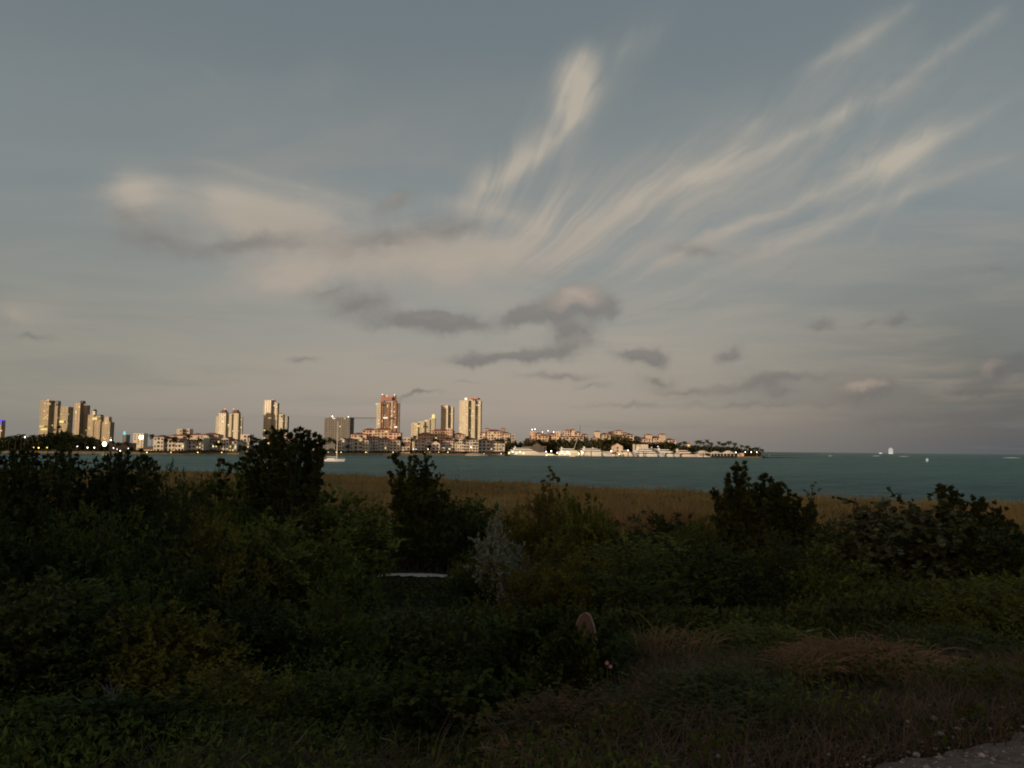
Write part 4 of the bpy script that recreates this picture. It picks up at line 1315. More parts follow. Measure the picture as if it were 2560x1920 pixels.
def tubes_np(segs, m, name, n=4):
    """segs: list of (points (k,3), r0, r1)"""
    vs, fs = [], []
    o = 0
    ang = np.arange(n) * 2 * PI / n
    for pts, r0, r1 in segs:
        k = len(pts)
        t = np.gradient(pts, axis=0)
        t = nrm(t)
        ref = np.array([0.3, 1, 0.1])
        u = nrm(np.cross(t, ref)); w = np.cross(t, u)
        r = np.linspace(r0, r1, k)[:, None, None]
        ring = pts[:, None, :] + r * (u[:, None, :] * np.cos(ang)[None, :, None] + w[:, None, :] * np.sin(ang)[None, :, None])
        vs.append(ring.reshape(-1, 3))
        i = np.arange(k - 1)[:, None] * n; j = np.arange(n)[None, :]; j2 = (j + 1) % n
        q = np.stack([i + j, i + j2, i + n + j2, i + n + j], -1).reshape(-1, 4) + o
        fs.append(q)
        o += k * n
    return npmesh(name, np.concatenate(vs), np.concatenate(fs), m, 4)


def bez(a, b, c, k):
    t = np.linspace(0, 1, k)[:, None]
    return (1 - t) ** 2 * a + 2 * t * (1 - t) * b + t * t * c


def grow(seed, Rr=1.2, H=2.2, nmain=16, ntw=9, nsub=3, nleaf=11, ln=.075, wd=.035, shape='diamond', up=.35, crown0=.0, profile='dome', droop=.0, hv=.25, taper=0.0):
    rng = np.random.default_rng(seed)
    segs = []
    P, D = [], []
    for i in range(nmain):
        a = rng.uniform(0, 2 * PI)
        rho = math.sqrt(rng.uniform(0, 1))
        if profile == 'dome':
            h = (1 - rho ** 3 * .55) * rng.uniform(1 - hv, 1.08)
        elif profile == 'ball':
            h = 1
        elif profile == 'mound':
            h = (1 - rho ** 2) * rng.uniform(.75, 1) + .12
        else:
            h = (1.12 - .62 * rho) * rng.uniform(.72, 1)
        base = np.array([rng.normal() * .08, rng.normal() * .08, 0.0])
        tip = np.array([Rr * rho * math.cos(a) * .8, Rr * rho * math.sin(a) * .8, H * h * .86])
        if profile == 'ball':
            v_ = rng.normal(size=3); v_ /= np.linalg.norm(v_); v_[2] = max(v_[2], -.55)
            tip = np.array([Rr * v_[0] * .86, Rr * v_[1] * .86, H * (.48 + .42 * v_[2])]) * 1.0
        mid = np.array([tip[0] * .35, tip[1] * .35, tip[2] * .6]) + rng.normal(size=3) * .1 * Rr
        path = bez(base, mid, tip, 9)
        segs.append((path, .022 * H / 2.2 + .008, .006))
        for j in range(ntw):
            t = rng.uniform(max(.22, crown0), 1.0)
            q = path[min(8, int(t * 8))] * (1 - (t * 8) % 1) + path[min(8, int(t * 8) + 1)] * ((t * 8) % 1)
            out = np.array([tip[0], tip[1], 0]) / Rr * .9
            d = rng.normal(size=3) * .55 + out * .6 + np.array([0, 0, up + .35 * t - droop])
            d /= np.linalg.norm(d)
            L1 = Rr * rng.uniform(.22, .42) * (1 - taper * t)
            e = q + d * L1
            m_ = q + d * L1 * .5 + np.array([0, 0, .05])
            tw = bez(q, m_, e, 4)
            segs.append((tw, .006, .003))
            for k in range(nsub):
                s0 = tw[rng.integers(1, 4)]
                d2 = d * .7 + rng.normal(size=3) * .5 + np.array([0, 0, up * .8])
                d2 /= np.linalg.norm(d2)
                L2 = L1 * rng.uniform(.4, .9)
                tt = rng.uniform(.1, 1, nleaf)[:, None]
                P.append(s0 + d2 * L2 * tt)
                D.append(d2 * .8 + rng.normal(size=(nleaf, 3)) * .62 + np.array([0, 0, .15]))
    P = np.concatenate(P); D = np.concatenate(D)
    P[:, 2] = np.maximum(P[:, 2], .03)
    l = ln * rng.uniform(.65, 1.25, len(P))
    V_, f = leaf_arrays(rng, P, D, l, wd / ln * l, shape=shape)
    return segs, V_, f


def plume(seed, H=2.6, Rr=.9, plumes=9, ln=.05, wd=.02, n_per=900, lean=(0, 0)):
    """upright flame-like masses: each plume tapers to a point and bristles with upswept twigs"""
    rng = np.random.default_rng(seed)
    segs, P, D = [], [], []
    for i in range(plumes):
        a = rng.uniform(0, 2 * PI); rho = rng.uniform(0, 1) ** .6
        if i == 0:
            rho = 0
        h = H * (1 - .55 * rho) * rng.uniform(.85, 1)
        b = np.array([rng.normal() * .05, rng.normal() * .05, 0])
        tip = np.array([Rr * rho * math.cos(a) + lean[0] * h / H, Rr * rho * math.sin(a) + lean[1], h])
        mid = np.array([Rr * rho * math.cos(a) * .95, Rr * rho * math.sin(a) * .95, h * .4])
        path = bez(b, mid, tip, 12)
        segs.append((path, .03, .004))
        t = rng.uniform(.18, 1, n_per)
        ip = np.stack([np.interp(t * 11, np.arange(12), path[:, c]) for c in range(3)], 1)
        wid = Rr * .62 * (1 - t) ** .6 * np.interp(t, [0, .3, 1], [.55, 1, .8]) * (.55 + .6 * np.abs(np.sin(t * 17 + i)))
        ph = rng.uniform(0, 2 * PI, n_per)
        # side twigs bunch round a few bearings, so gaps stay between them
        ph = np.round(ph / (2 * PI) * 7 + np.floor(t * 9) * .37) / 7 * 2 * PI + rng.normal(size=n_per) * .22
        rr = rng.uniform(0, 1, n_per) ** .6 * wid
        off = np.stack([np.cos(ph) * rr, np.sin(ph) * rr, rr * .9], 1)
        P.append(ip + off)
        D.append(np.stack([np.cos(ph) * .6, np.sin(ph) * .6, np.full(n_per, .9)], 1) + rng.normal(size=(n_per, 3)) * .4)
        for k in range(16):
            tt = rng.uniform(.25, .95)
            q = np.array([np.interp(tt * 11, np.arange(12), path[:, c]) for c in range(3)])
            pa = rng.uniform(0, 2 * PI); w_ = Rr * .36 * (1 - tt) ** .7
            e = q + np.array([math.cos(pa) * w_, math.sin(pa) * w_, w_ * .95])
            segs.append((bez(q, (q + e) / 2 + np.array([0, 0, -.02]), e, 4), .006, .002))
    P = np.concatenate(P); D = np.concatenate(D)
    l = ln * rng.uniform(.7, 1.4, len(P))
    V_, f = leaf_arrays(rng, P, D, l, wd / ln * l)
    return segs, V_, f


def grow_tips(seed, tips, ntw=46, nsub=3, nleaf=12, ln=.085, wd=.036, t0=.18):
    """shrub whose leaders end at given local points; tips = [(x, y, z, spread)]"""
    rng = np.random.default_rng(seed)
    segs, P, D = [], [], []
    for (x, y, z, w) in tips:
        base = np.array([rng.normal() * .1 + x * .25, rng.normal() * .08, 0.0])
        tip = np.array([x, y, z])
        mid = np.array([x * .72, y * .6, z * .5]) + rng.normal(size=3) * .06
        path = bez(base, mid, tip, 10)
        segs.append((path, .028, .004))
        for j in range(ntw):
            t = t0 + (1 - t0) * rng.uniform(0, 1) ** .85
            f = min(t * 9, 8.999); i = int(f)
            q = path[i] * (1 - (f - i)) + path[i + 1] * (f - i)
            q = q + rng.normal(size=3) * w * .2
            a = rng.uniform(0, 2 * PI)
            d = np.array([math.cos(a), math.sin(a), 1.0 + .9 * t])
            d /= np.linalg.norm(d)
            L1 = w * (1.30 - 1.12 * t ** 1.3) * rng.uniform(.45, 1.2)
            e = q + d * L1
            tw = bez(q, q + np.array([d[0], d[1], d[2] * .5]) * L1 * .55, e, 4)
            segs.append((tw, .006, .003))
            for k in range(nsub):
                s0 = tw[rng.integers(1, 4)]
                d2 = d * .8 + rng.normal(size=3) * .38
                d2 /= np.linalg.norm(d2)
                tt = rng.uniform(.05, 1, nleaf)[:, None]
                P.append(s0 + d2 * (L1 * rng.uniform(.35, .8) + .02) * tt)
                D.append(d2 * .9 + rng.normal(size=(nleaf, 3)) * .5)
    P = np.concatenate(P); D = np.concatenate(D)
    P[:, 2] = np.maximum(P[:, 2], .03)
    l = ln * rng.uniform(.6, 1.2, len(P))
    V_, f = leaf_arrays(rng, P, D, l, wd / ln * l)
    return segs, V_, f


# ------------------------------------------------------------------ far trees
rngf = np.random.default_rng(77)
far_green = mat('far_foliage', (.055, .060, .022), (.022, .026, .010), scale=.35, rough=.9, spec=.1, objrand=.3)
far_olive = mat('far_foliage_olive', (.085, .075, .025), (.035, .035, .012), scale=.25, rough=.9, spec=.1, objrand=.3)
bark = mat('bark', (.10, .075, .05), (.06, .045, .03), scale=8, rough=.95, spec=.1)


def crown_mesh(seed, m, n=420):
    rng = np.random.default_rng(seed)
    lob = np.concatenate([rng.normal(size=(8, 2)) * .42, rng.uniform(-.35, .5, (8, 1))], 1)
    lr = rng.uniform(.32, .55, 8)
    k = rng.integers(0, 8, n)
    dirs = rnd_unit(rng, n)
    P = lob[k] + dirs * (lr[k] * rng.uniform(.55, 1.05, n))[:, None]
    D = dirs + rng.normal(size=(n, 3)) * .6
    V_, f = leaf_arrays(rng, P, D, rng.uniform(.14, .30, n), .2, fold=.1)
    return npmesh('crown', V_, f, m, 3)


CROWNS = [crown_mesh(s, m) for s, m in ((1, far_green), (2, far_green), (3, far_olive))]
TRUNK = MB().tube([(0, 0, 0), (.03, 0, .5), (0, .02, 1)], [.045, .035, .02], 6).mesh('trunk', bark)


def palm_crown(seed):
    rng = np.random.default_rng(seed)
    b = MB()
    for i in range(20):
        a = 2 * PI * i / 20 + rng.uniform(-.2, .2)
        el = rng.uniform(-.35, 1.25)
        Lf = rng.uniform(2.2, 3.0)
        pts = []
        x = z = 0.0
        e_ = el
        for k in range(6):
            pts.append((x, z)); x += Lf / 5 * math.cos(e_); z += Lf / 5 * math.sin(e_); e_ -= .38
        ca, sa = math.cos(a), math.sin(a)
        for k in range(5):
            w0 = .42 * math.sin(PI * (k + .15) / 5.2) + .06; w1 = .42 * math.sin(PI * (k + 1.15) / 5.4) + .02
            (x0, z0), (x1, z1) = pts[k], pts[k + 1]
            for s in (-1, 1):
                b.add([(x0 * ca, x0 * sa, z0), (x1 * ca, x1 * sa, z1), (x1 * ca - s * w1 * sa, x1 * sa + s * w1 * ca, z1 - w1 * .7), (x0 * ca - s * w0 * sa, x0 * sa + s * w0 * ca, z0 - w0 * .7)], [(0, 1, 2, 3)])
    return b.mesh('crown', far_green)


PALMC = [palm_crown(1), palm_crown(2), palm_crown(3)]
PTRUNK = MB().tube([(0, 0, 0), (.12, 0, .4), (.05, .05, 1)], [.26, .17, .14], 7).mesh('trunk', bark)


def palm(px, pt, d, label, group):
    zt_ = zat(px, pt, d)
    o = thing('palm_tree', label, 'palm tree', (xat(px, d), d, GZ), R.uniform(0, 6), group)
    h = max(2.5, zt_ - 1.2 - GZ)
    put('trunk', PTRUNK, o, (0, 0, 0), 0, (1, 1, h))
    s = R.uniform(1.25, 1.75)
    put('crown', R.choice(PALMC), o, (.05, .05, h), R.uniform(0, 6), (s, s, s))


def btree(px, pt, d, label, group, wpx=11):
    r = wpx / F * d
    zt_ = zat(px, pt, d)
    h = max(3, zt_ - GZ)
    rz_ = min(r * .85, h * .5)
    o = thing('tree', label, 'tree', (xat(px, d), d, GZ), R.uniform(0, 6), group)
    put('trunk', TRUNK, o, (0, 0, 0), 0, (4, 4, h * .8))
    put('crown', R.choice(CROWNS), o, (0, 0, h - rz_), R.uniform(0, 6), (r, r, rz_))


def wood(label, tops, k0, k1, n, sz, m, seed, floor=.0):
    rng = np.random.default_rng(seed)
    px = rng.uniform(tops[0][0], tops[-1][0], n)
    top = np.interp(px, [t[0] for t in tops], [t[1] for t in tops])
    d = np.array([dsh(p) for p in px]) + rng.uniform(k0, k1, n)
    x = (px - 1280) / F * d
    # rounded crowns of mixed height: a bumpy cap carried by cells about 9 m wide
    cell = np.floor(x / 7.5) + 31 * np.floor(d / 9)
    hh = (np.sin(cell * 12.9898) * 43758.5453) % 1
    fx = (x / 7.5) % 1 - .5; fy = (d / 9) % 1 - .5
    cap = (1 - 1.3 * (fx ** 2 + fy ** 2)) * (.80 + .25 * hh)
    H_ = (EYE + (1123.5 + (px - 1280) * .0094 - top) / F * d - GZ) * cap
    z = GZ + H_ * (floor + (1 - floor) * rng.uniform(0, 1, n) ** .55)
    P = np.stack([x, d, z], 1)
    D = rnd_unit(rng, n) + np.array([0, -.3, .3])
    V_, f = leaf_arrays(rng, P, D, sz * rng.uniform(.6, 1.3, n), sz * .75)
    o = put('woodland', npmesh('woodland', V_, f, m, 3))
    kind(o, 'stuff')
    return tag(o, label, 'woodland')


wood('dense dark trees massed behind the marina yachts', [(1262, 1110), (1275, 1100), (1290, 1100), (1305, 1106), (1340, 1098), (1370, 1098), (1400, 1095), (1430, 1097), (1460, 1096), (1480, 1101), (1492, 1099)], 66, 100, 16000, 1.9, far_green, 5)
wood('wooded olive-green hump below the cream hilltop block', [(1490, 1100), (1505, 1096), (1520, 1091), (1545, 1087), (1565, 1092), (1585, 1098), (1605, 1103), (1630, 1107), (1655, 1103), (1690, 1106), (1700, 1107)], 66, 110, 15000, 1.9, far_olive, 6)
wood('dark trees massed along the spit behind the white pavilions', [(1696, 1112), (1720, 1112), (1760, 1112), (1800, 1114), (1840, 1116), (1870, 1124), (1900, 1129)], 50, 95, 9000, 1.7, far_green, 7)
wood('dark trees massed along the far left shore', [(-60, 1098), (10, 1092), (50, 1090), (90, 1092), (112, 1084), (140, 1080), (175, 1081), (200, 1087), (240, 1093), (254, 1104), (275, 1108)], 30, 85, 22000, 1.6, far_green, 8)
wood('low dark hedges and shrubs before the white mansions', [(330, 1126), (395, 1128), (460, 1126), (500, 1123), (592, 1128), (600, 1118), (650, 1112), (665, 1118), (800, 1120), (835, 1122), (860, 1127), (1000, 1127), (1030, 1122), (1100, 1125), (1130, 1127), (1262, 1127)], 3, 9, 9000, .9, far_green, 9)
for i, (px, py) in enumerate([(8, 1093), (22, 1090), (38, 1089), (53, 1087), (70, 1092), (82, 1088), (97, 1090), (196, 1086), (214, 1091), (246, 1098)]):
    palm(px, py, dsh(px) + 28, f'dark palm standing out of the far left tree line, {ORD[i]} from the left', 'palms on the far left shore')
for i, (px, py, w) in enumerate([(122, 1082, 14), (148, 1079, 16), (172, 1081, 14), (232, 1094, 12), (283, 1102, 6), (296, 1104, 8), (315, 1103, 8)]):
    btree(px, py, dsh(px) + 35, f'dark rounded tree on the far left shore, {ORD[i]} from the left', 'rounded trees on the far left shore', w)
for i, (px, py) in enumerate([(379, 1087), (414, 1096), (434, 1094), (470, 1086), (498, 1094), (538, 1104), (547, 1106), (624, 1088), (634, 1092)]):
    palm(px, py, dsh(px) + (8 if i not in (0, 3) else 30), f'palm among the left white mansions, {ORD[i]} from the left', 'palms among the left white mansions')
for i, (px, py, w, k) in enumerate([(598, 1110, 9, 8), (612, 1113, 9, 9), (650, 1096, 10, 20), (664, 1094, 10, 22), (795, 1096, 10, 10), (812, 1094, 12, 12), (826, 1092, 10, 20), (834, 1098, 8, 12)]):
    btree(px, py, dsh(px) + k, f'dark round tree in the gaps beside the columned mansion, {ORD[i]} from the left', 'trees beside the columned mansion', w)
for i, (px, py, w, k) in enumerate([(868, 1112, 6, 9), (1000, 1089, 12, 30), (1008, 1104, 10, 10), (1030, 1094, 7, 40), (1072, 1110, 8, 10), (1092, 1097, 8, 60), (1120, 1093, 8, 60), (1178, 1096, 7, 40)]):
    btree(px, py, dsh(px) + k, f'dark tree between the right-hand white mansions, {ORD[i]} from the left', 'trees among the right white mansions', w)
for i, (px, py) in enumerate([(1036, 1090), (1056, 1096), (1085, 1096), (1140, 1097), (1166, 1090), (1190, 1103), (1243, 1099), (1256, 1097), (1270, 1095)]):
    palm(px, py, dsh(px) + (40 if i < 3 else 8), f'palm among the right-hand white mansions, {ORD[i]} from the left', 'palms among the right white mansions')
for i, (px, py) in enumerate([(1312, 1100), (1345, 1098), (1375, 1099), (1394, 1100), (1410, 1098), (1478, 1098), (1502, 1100), (1588, 1104), (1628, 1106), (1668, 1106)]):
    palm(px, py, dsh(px) + 62, f'palm at the front edge of the marina woods, {ORD[i]} from the left', 'palms in front of the marina woods')
for i, (px, py) in enumerate([(1700, 1106), (1712, 1103), (1742, 1103), (1749, 1102), (1758, 1104), (1768, 1100), (1778, 1106), (1797, 1104), (1806, 1107), (1813, 1106), (1824, 1103), (1838, 1108), (1855, 1112), (1868, 1114), (1877, 1119), (1886, 1118), (1894, 1119), (1904, 1122)]):
    palm(px, py, dsh(px) + (45 if i < 13 else 18), f'palm silhouetted on the spit, {ORD[i]} from the left' if i < 17 else 'last lone palm at the very tip of the spit', 'palms along the spit')

# unseen tree belt added behind the left shoulder to keep sun off the dune
nb = 9000
rb = np.random.default_rng(5)
perp = rb.uniform(-70, 215, nb)
ax = math.sin(SUN_AZ); ay = math.cos(SUN_AZ)
X_ = ax * (34 + rb.uniform(0, 12, nb)) + (-ay) * -1 * 0
px_, py_ = ay, -ax   # perpendicular to the sun bearing
bx = ax * (34 + rb.uniform(0, 14, nb)) + px_ * perp
by = ay * (34 + rb.uniform(0, 14, nb)) + py_ * perp
bz = 4 + (7.0 + 2.0 * np.sin(perp * .21) + 1.2 * np.sin(perp * .83)) * rb.uniform(0, 1, nb) ** .7
V_, f = leaf_arrays(rb, np.stack([bx, by, bz], 1), rnd_unit(rb, nb), rb.uniform(1.6, 3.0, nb), 1.8)
kind(tag(put('woodland', npmesh('woodland', V_, f, far_green, 3)), 'added unseen tree belt that blocks the sun, behind the dune', 'woodland'), 'stuff')
# ------------------------------------------------------------------ foreground shrubs
LG = {
    'green': mat('leaf_green', (.150, .185, .036), (.045, .058, .013), scale=2.2, rough=.75, spec=.12, objrand=.35, trans=.12),
    'dark': mat('leaf_dark', (.080, .100, .028), (.030, .038, .012), scale=2.0, rough=.75, spec=.1, objrand=.3, trans=.08),
    'olive': mat('leaf_olive', (.19, .17, .030), (.060, .062, .014), scale=2.4, rough=.75, spec=.1, objrand=.25, trans=.15),
    'silver': mat('leaf_silver', (.27, .30, .225), (.155, .175, .13), scale=3, rough=.8, spec=.1),
    'grape': mat('leaf_sea_grape', (.15, .17, .08), (.030, .040, .014), scale=7, rough=.6, spec=.15, objrand=.2, trans=.08, detail=1),
    'brown': mat('leaf_rusty', (.15, .085, .035), (.050, .048, .020), scale=3, rough=.7, spec=.1, trans=.1),
    'vine': mat('leaf_vine', (.075, .100, .022), (.018, .026, .007), scale=1.3, rough=.85, spec=.06, objrand=.25, trans=.12),
}
stem_m = mat('twig_bark', (.10, .08, .06), (.05, .04, .03), scale=12, rough=.95, spec=.1)
stem_pale = mat('twig_bark_pale', (.22, .18, .14), (.14, .11, .09), scale=12, rough=.95, spec=.1)


def proto(gr, leafmats, stem=stem_m):
    segs, V_, f = gr
    st = tubes_np(segs, stem, 'stems')
    out = {}
    for k in leafmats:
        out[k] = npmesh('foliage', V_, f, LG[k], 3)
    out['_R'] = float(np.percentile(np.hypot(V_[:, 0], V_[:, 1]), 93)); out['_H'] = float(np.percentile(V_[:, 2], 99.7))
    return st, out


PR = {}
for i in range(3):
    PR['bush%d' % i] = (proto(grow(20 + i, nmain=30, ntw=14, nsub=3, nleaf=13, ln=.095, wd=.045, hv=.4), ('green', 'dark', 'olive', 'brown', 'silver')), 1.2, 2.0)
PR['fine0'] = (proto(grow(31, nmain=34, ntw=14, nsub=3, nleaf=14, ln=.065, wd=.024, up=.5, hv=.35), ('green', 'dark', 'olive', 'silver', 'brown')), 1.2, 2.0)
PR['fine1'] = (proto(grow(32, nmain=34, ntw=14, nsub=3, nleaf=14, ln=.075, wd=.022, up=.7, hv=.5), ('green', 'dark', 'olive', 'silver', 'brown')), 1.2, 2.0)
PR['plume0'] = (proto(grow(41, Rr=.85, H=2.8, nmain=20, ntw=44, nsub=3, nleaf=12, ln=.085, wd=.038, up=.9, profile='flame', taper=.38), ('dark', 'green')), .85, 2.75)
PR['plume1'] = (proto(grow(42, Rr=1.0, H=2.6, nmain=22, ntw=38, nsub=3, nleaf=12, ln=.085, wd=.038, up=.8, profile='flame', taper=.4), ('dark', 'green')), 1.0, 2.5)
PR['grape0'] = (proto(grow(57, nmain=42, ntw=16, nsub=2, nleaf=8, hv=.12, ln=.075, wd=.072, shape='round'), ('grape', 'green')), 1.2, 2.0)
PR['spray0'] = (proto(grow(71, nmain=9, ntw=9, nsub=2, nleaf=8, ln=.08, wd=.03, up=.5, hv=.5), ('green', 'olive', 'dark'), stem_pale), 1.2, 2.1)
PR['mound0'] = (proto(grow(81, nmain=36, ntw=14, nsub=2, nleaf=10, ln=.075, wd=.068, shape='round', profile='mound', H=1.2), ('vine', 'green')), 1.2, 1.1)
PR['mound1'] = (proto(grow(82, nmain=36, ntw=14, nsub=3, nleaf=12, ln=.055, wd=.024, profile='mound', H=1.2, up=.6), ('vine', 'green', 'olive', 'dark', 'brown')), 1.2, 1.1)

# (label, proto, leaf, px, py_top, distance, half width px, group name)
SH = [
    # against the water, far left
    ('dark rounded shrub filling in left of the thin sapling', 'bush1', 'dark', 165, 1150, 12.2, 140),
    ('low dark shrub with a single upright tip, below the left mansions', 'fine0', 'dark', 410, 1168, 14, 72),
    ('olive shrub below the yellow twin-crowned tower, in front of the grass', 'fine1', 'green', 505, 1186, 18, 135),
    ('small dense green bush right below the round tree', 'bush2', 'green', 640, 1186, 19.5, 120),
    ('reddish-brown thin shrub at the right foot of the round tree', 'fine1', 'brown', 752, 1172, 21, 55),
    ('broad green shrub between the round tree and the cedar-like shrub', 'bush0', 'green', 780, 1215, 18.8, 165),
    ('dull green shrub whose top meets the tawny grass, left of the cedar-like shrub', 'fine0', 'green', 905, 1250, 26, 80),
    ('small twiggy shrub on the grass above the silver shrub', 'spray0', 'brown2', 1165, 1172, 34, 42),
    ('dark green bush at the right foot of the cedar-like shrub', 'bush1', 'dark', 1130, 1262, 27.5, 75),
    ('pale silver-grey shrub, the only whitish bush', 'bush1', 'silver', 1248, 1292, 18, 62),
    ('golden olive shrub below the lone sprout', 'fine1', 'olive', 1345, 1225, 23, 92),
    ('dark green rounded bush right of the golden olive shrub', 'bush2', 'green', 1455, 1245, 22, 72),
    ('low green thicket before the reddish patch of grass', 'bush0', 'green', 1600, 1345, 19, 150),
    ('green shrub left of the two-peaked dark shrub', 'fine0', 'green', 1735, 1290, 20, 70),
    ('dark low bush under the right flank of the two-peaked shrub', 'bush1', 'dark', 2020, 1250, 19, 85),
    ('small green bush in the tawny grass right of the two-peaked shrub', 'bush2', 'green', 2085, 1300, 24, 60),
    ('dark shoulder of brush descending to the right edge', 'bush0', 'dark', 2530, 1320, 13, 130),
    ('sea grape shrub with pale round leaves, right', 'grape0', 'grape', 2265, 1248, 14.5, 165),
    ('lower sea grape shrub spilling left of the pale-leaved one', 'grape0', 'green', 2130, 1330, 15.5, 110),
    ('sparse rusty shrub on the dune just left of the sea grape', 'fine1', 'brown', 2150, 1262, 22, 50),
    ('dark green shrub filling in beneath the feathery tips, left', 'bush2', 'dark', 318, 1152, 13.2, 95),
    ('dense dark shrub behind the left-edge mass', 'fine0', 'dark', 45, 1140, 12.6, 150),
    ('green shrub bridging the low dark shrub and the round tree', 'bush1', 'green', 590, 1200, 17, 90),
    ('green bush in the gap between the cedar-like shrub and the silver shrub, farther back', 'bush0', 'green', 1175, 1250, 29, 80),
    ('dark bush on the grass edge between the golden olive and two-peaked shrubs', 'bush2', 'dark', 1660, 1290, 25, 110),
    # second tier
    ('dark green shrub at the left edge under the tall dark mass', 'bush2', 'dark', 60, 1275, 9.5, 190),
    ('dim green shrub with yellowish tips, left, below the feathery shrub', 'fine0', 'green', 265, 1265, 11, 150),
    ('dark hollow-hearted shrub below the low dark shrub, left of centre', 'bush1', 'dark', 385, 1335, 11, 120),
    ('bright olive-green shrub left of centre with ragged top', 'bush2', 'olive', 545, 1290, 13.5, 120),
    ('green shrub directly under the round tree in the middle distance', 'bush0', 'green', 715, 1300, 14.5, 125),
    ('mid-green leafy shrub left of the sand path', 'bush1', 'green', 850, 1345, 14.5, 85),
    ('small green shrub above the sand path', 'fine0', 'green', 1060, 1330, 27.2, 75),
    ('green shrub with its foot at the right end of the sand path', 'bush2', 'green', 1205, 1375, 18, 58),
    ('yellow-green drooping shrub in the centre, below the golden olive one', 'fine1', 'olive', 1395, 1345, 12.5, 130),
    ('olive shrub right of centre with long narrow leaves', 'spray0', 'olive', 1490, 1345, 13, 110),
    ('feathery green shrub right of centre above the dark hollow', 'fine0', 'green', 1600, 1380, 12, 150),
    ('broad dark shrub right of the feathery green one', 'bush0', 'dark', 1765, 1365, 12.5, 125),
    ('dark brown-green brush below the two-peaked shrub', 'fine0', 'dark', 1900, 1330, 14, 140),
    ('low bright green mound right of the two-peaked shrub', 'mound1', 'green', 2075, 1390, 13, 150),
    ('low dark mound under the sea grape', 'mound1', 'dark', 2290, 1440, 12, 160),
    ('green vine mound at the right edge', 'mound1', 'green', 2500, 1430, 9.5, 170),
    # third tier
    ('dark shrub at the left edge, halfway down the picture below the horizon', 'bush0', 'dark', 75, 1450, 8, 180),
    ('dim shrub with grey twigs at left, beside the darkest hollow', 'fine1', 'green', 300, 1450, 8.8, 150),
    ('yellow-green tufted shrub at lower left centre', 'bush2', 'olive', 455, 1520, 8.2, 130),
    ('dark green shrub above the sprawling vines, lower left centre', 'bush1', 'dark', 640, 1470, 9.5, 130),
    ('green shrub with drooping sprays left of the sand path, nearer', 'fine1', 'green', 845, 1475, 9.8, 110),
    ('low dark bramble between sand path and vine mound', 'mound1', 'dark', 1030, 1520, 10.5, 170),
    ('leafy vine mound with heart-shaped leaves, left of the brown board', 'mound0', 'vine', 1365, 1518, 8.2, 140),
    ('vine clump with broad leaves at the foot of the brown board', 'mound0', 'vine', 1450, 1556, 7.0, 92),
    ('ragged green herb clump right of the vine mound', 'mound1', 'green', 1660, 1590, 8.2, 130),
    ('green weeds left of the dry tussock', 'mound1', 'green', 1915, 1555, 9, 140),
    ('dark weeds under the green vine mound at right', 'mound1', 'dark', 2360, 1570, 8.3, 170),
    # nearest tier
    ('sprawling dark vine at the lower left corner', 'mound0', 'vine', 110, 1790, 4.9, 230),
    ('broad-leaved vine clump at the bottom, second from the left corner', 'mound0', 'vine', 380, 1760, 4.9, 200),
    ('olive herb mound at lower left', 'mound1', 'olive', 590, 1660, 6.2, 190),
    ('green herb mound at lower centre left', 'mound1', 'green', 850, 1650, 6.6, 190),
    ('heart-leaved vine carpet swelling at lower centre', 'mound0', 'vine', 1130, 1680, 6.2, 190),
    ('heart-leaved vine clump tumbling down at lower centre right', 'mound0', 'vine', 1330, 1690, 6.6, 130),
    ('rusty weed patch at the bottom centre', 'mound1', 'brown', 1500, 1790, 5.2, 220),
    ('low dim weeds at the bottom, left of the gravel', 'mound1', 'dark', 1800, 1760, 5.4, 230),
]
LG['brown2'] = LG['brown']
NAMES = {'bush0': 'shrub', 'bush1': 'shrub', 'bush2': 'shrub', 'fine0': 'shrub', 'fine1': 'shrub', 'plume0': 'cedar_shrub', 'plume1': 'cedar_shrub', 'grape0': 'sea_grape', 'spray0': 'sapling', 'mound0': 'vine_clump', 'mound1': 'weed_clump'}
for i, (lb, pr, lf, px, pt, d, hw) in enumerate(SH):
    (st, fo), R0, H0 = PR[pr]
    R0, H0 = fo['_R'], fo['_H']
    if lf == 'brown2':
        lf = 'olive'
    if lf not in fo:
        lf = list(fo)[0]
    x = xat(px, d)
    zb = gz(x, d)
    H_ = zat(px, pt, d) - zb
    if pr.startswith('mound'):
        H_ = min(max(H_, .25), 1.5)
    H_ = max(H_, .25)
    s = hw / F * d / R0 * 1.12
    nm = NAMES[pr]
    o = thing(nm, lb, {'shrub': 'shrub', 'cedar_shrub': 'shrub', 'sea_grape': 'shrub', 'sapling': 'sapling', 'vine_clump': 'vine', 'weed_clump': 'weeds'}[nm],
              (x, d, zb - .03), (i * 2.39) % 6.28 if not pr.startswith('plume') else R.uniform(-.3, .3), 'shrubs and weeds on the dune', (s, s, H_ / H0))
    put('stems', st, o)
    put('foliage', fo[lf], o)

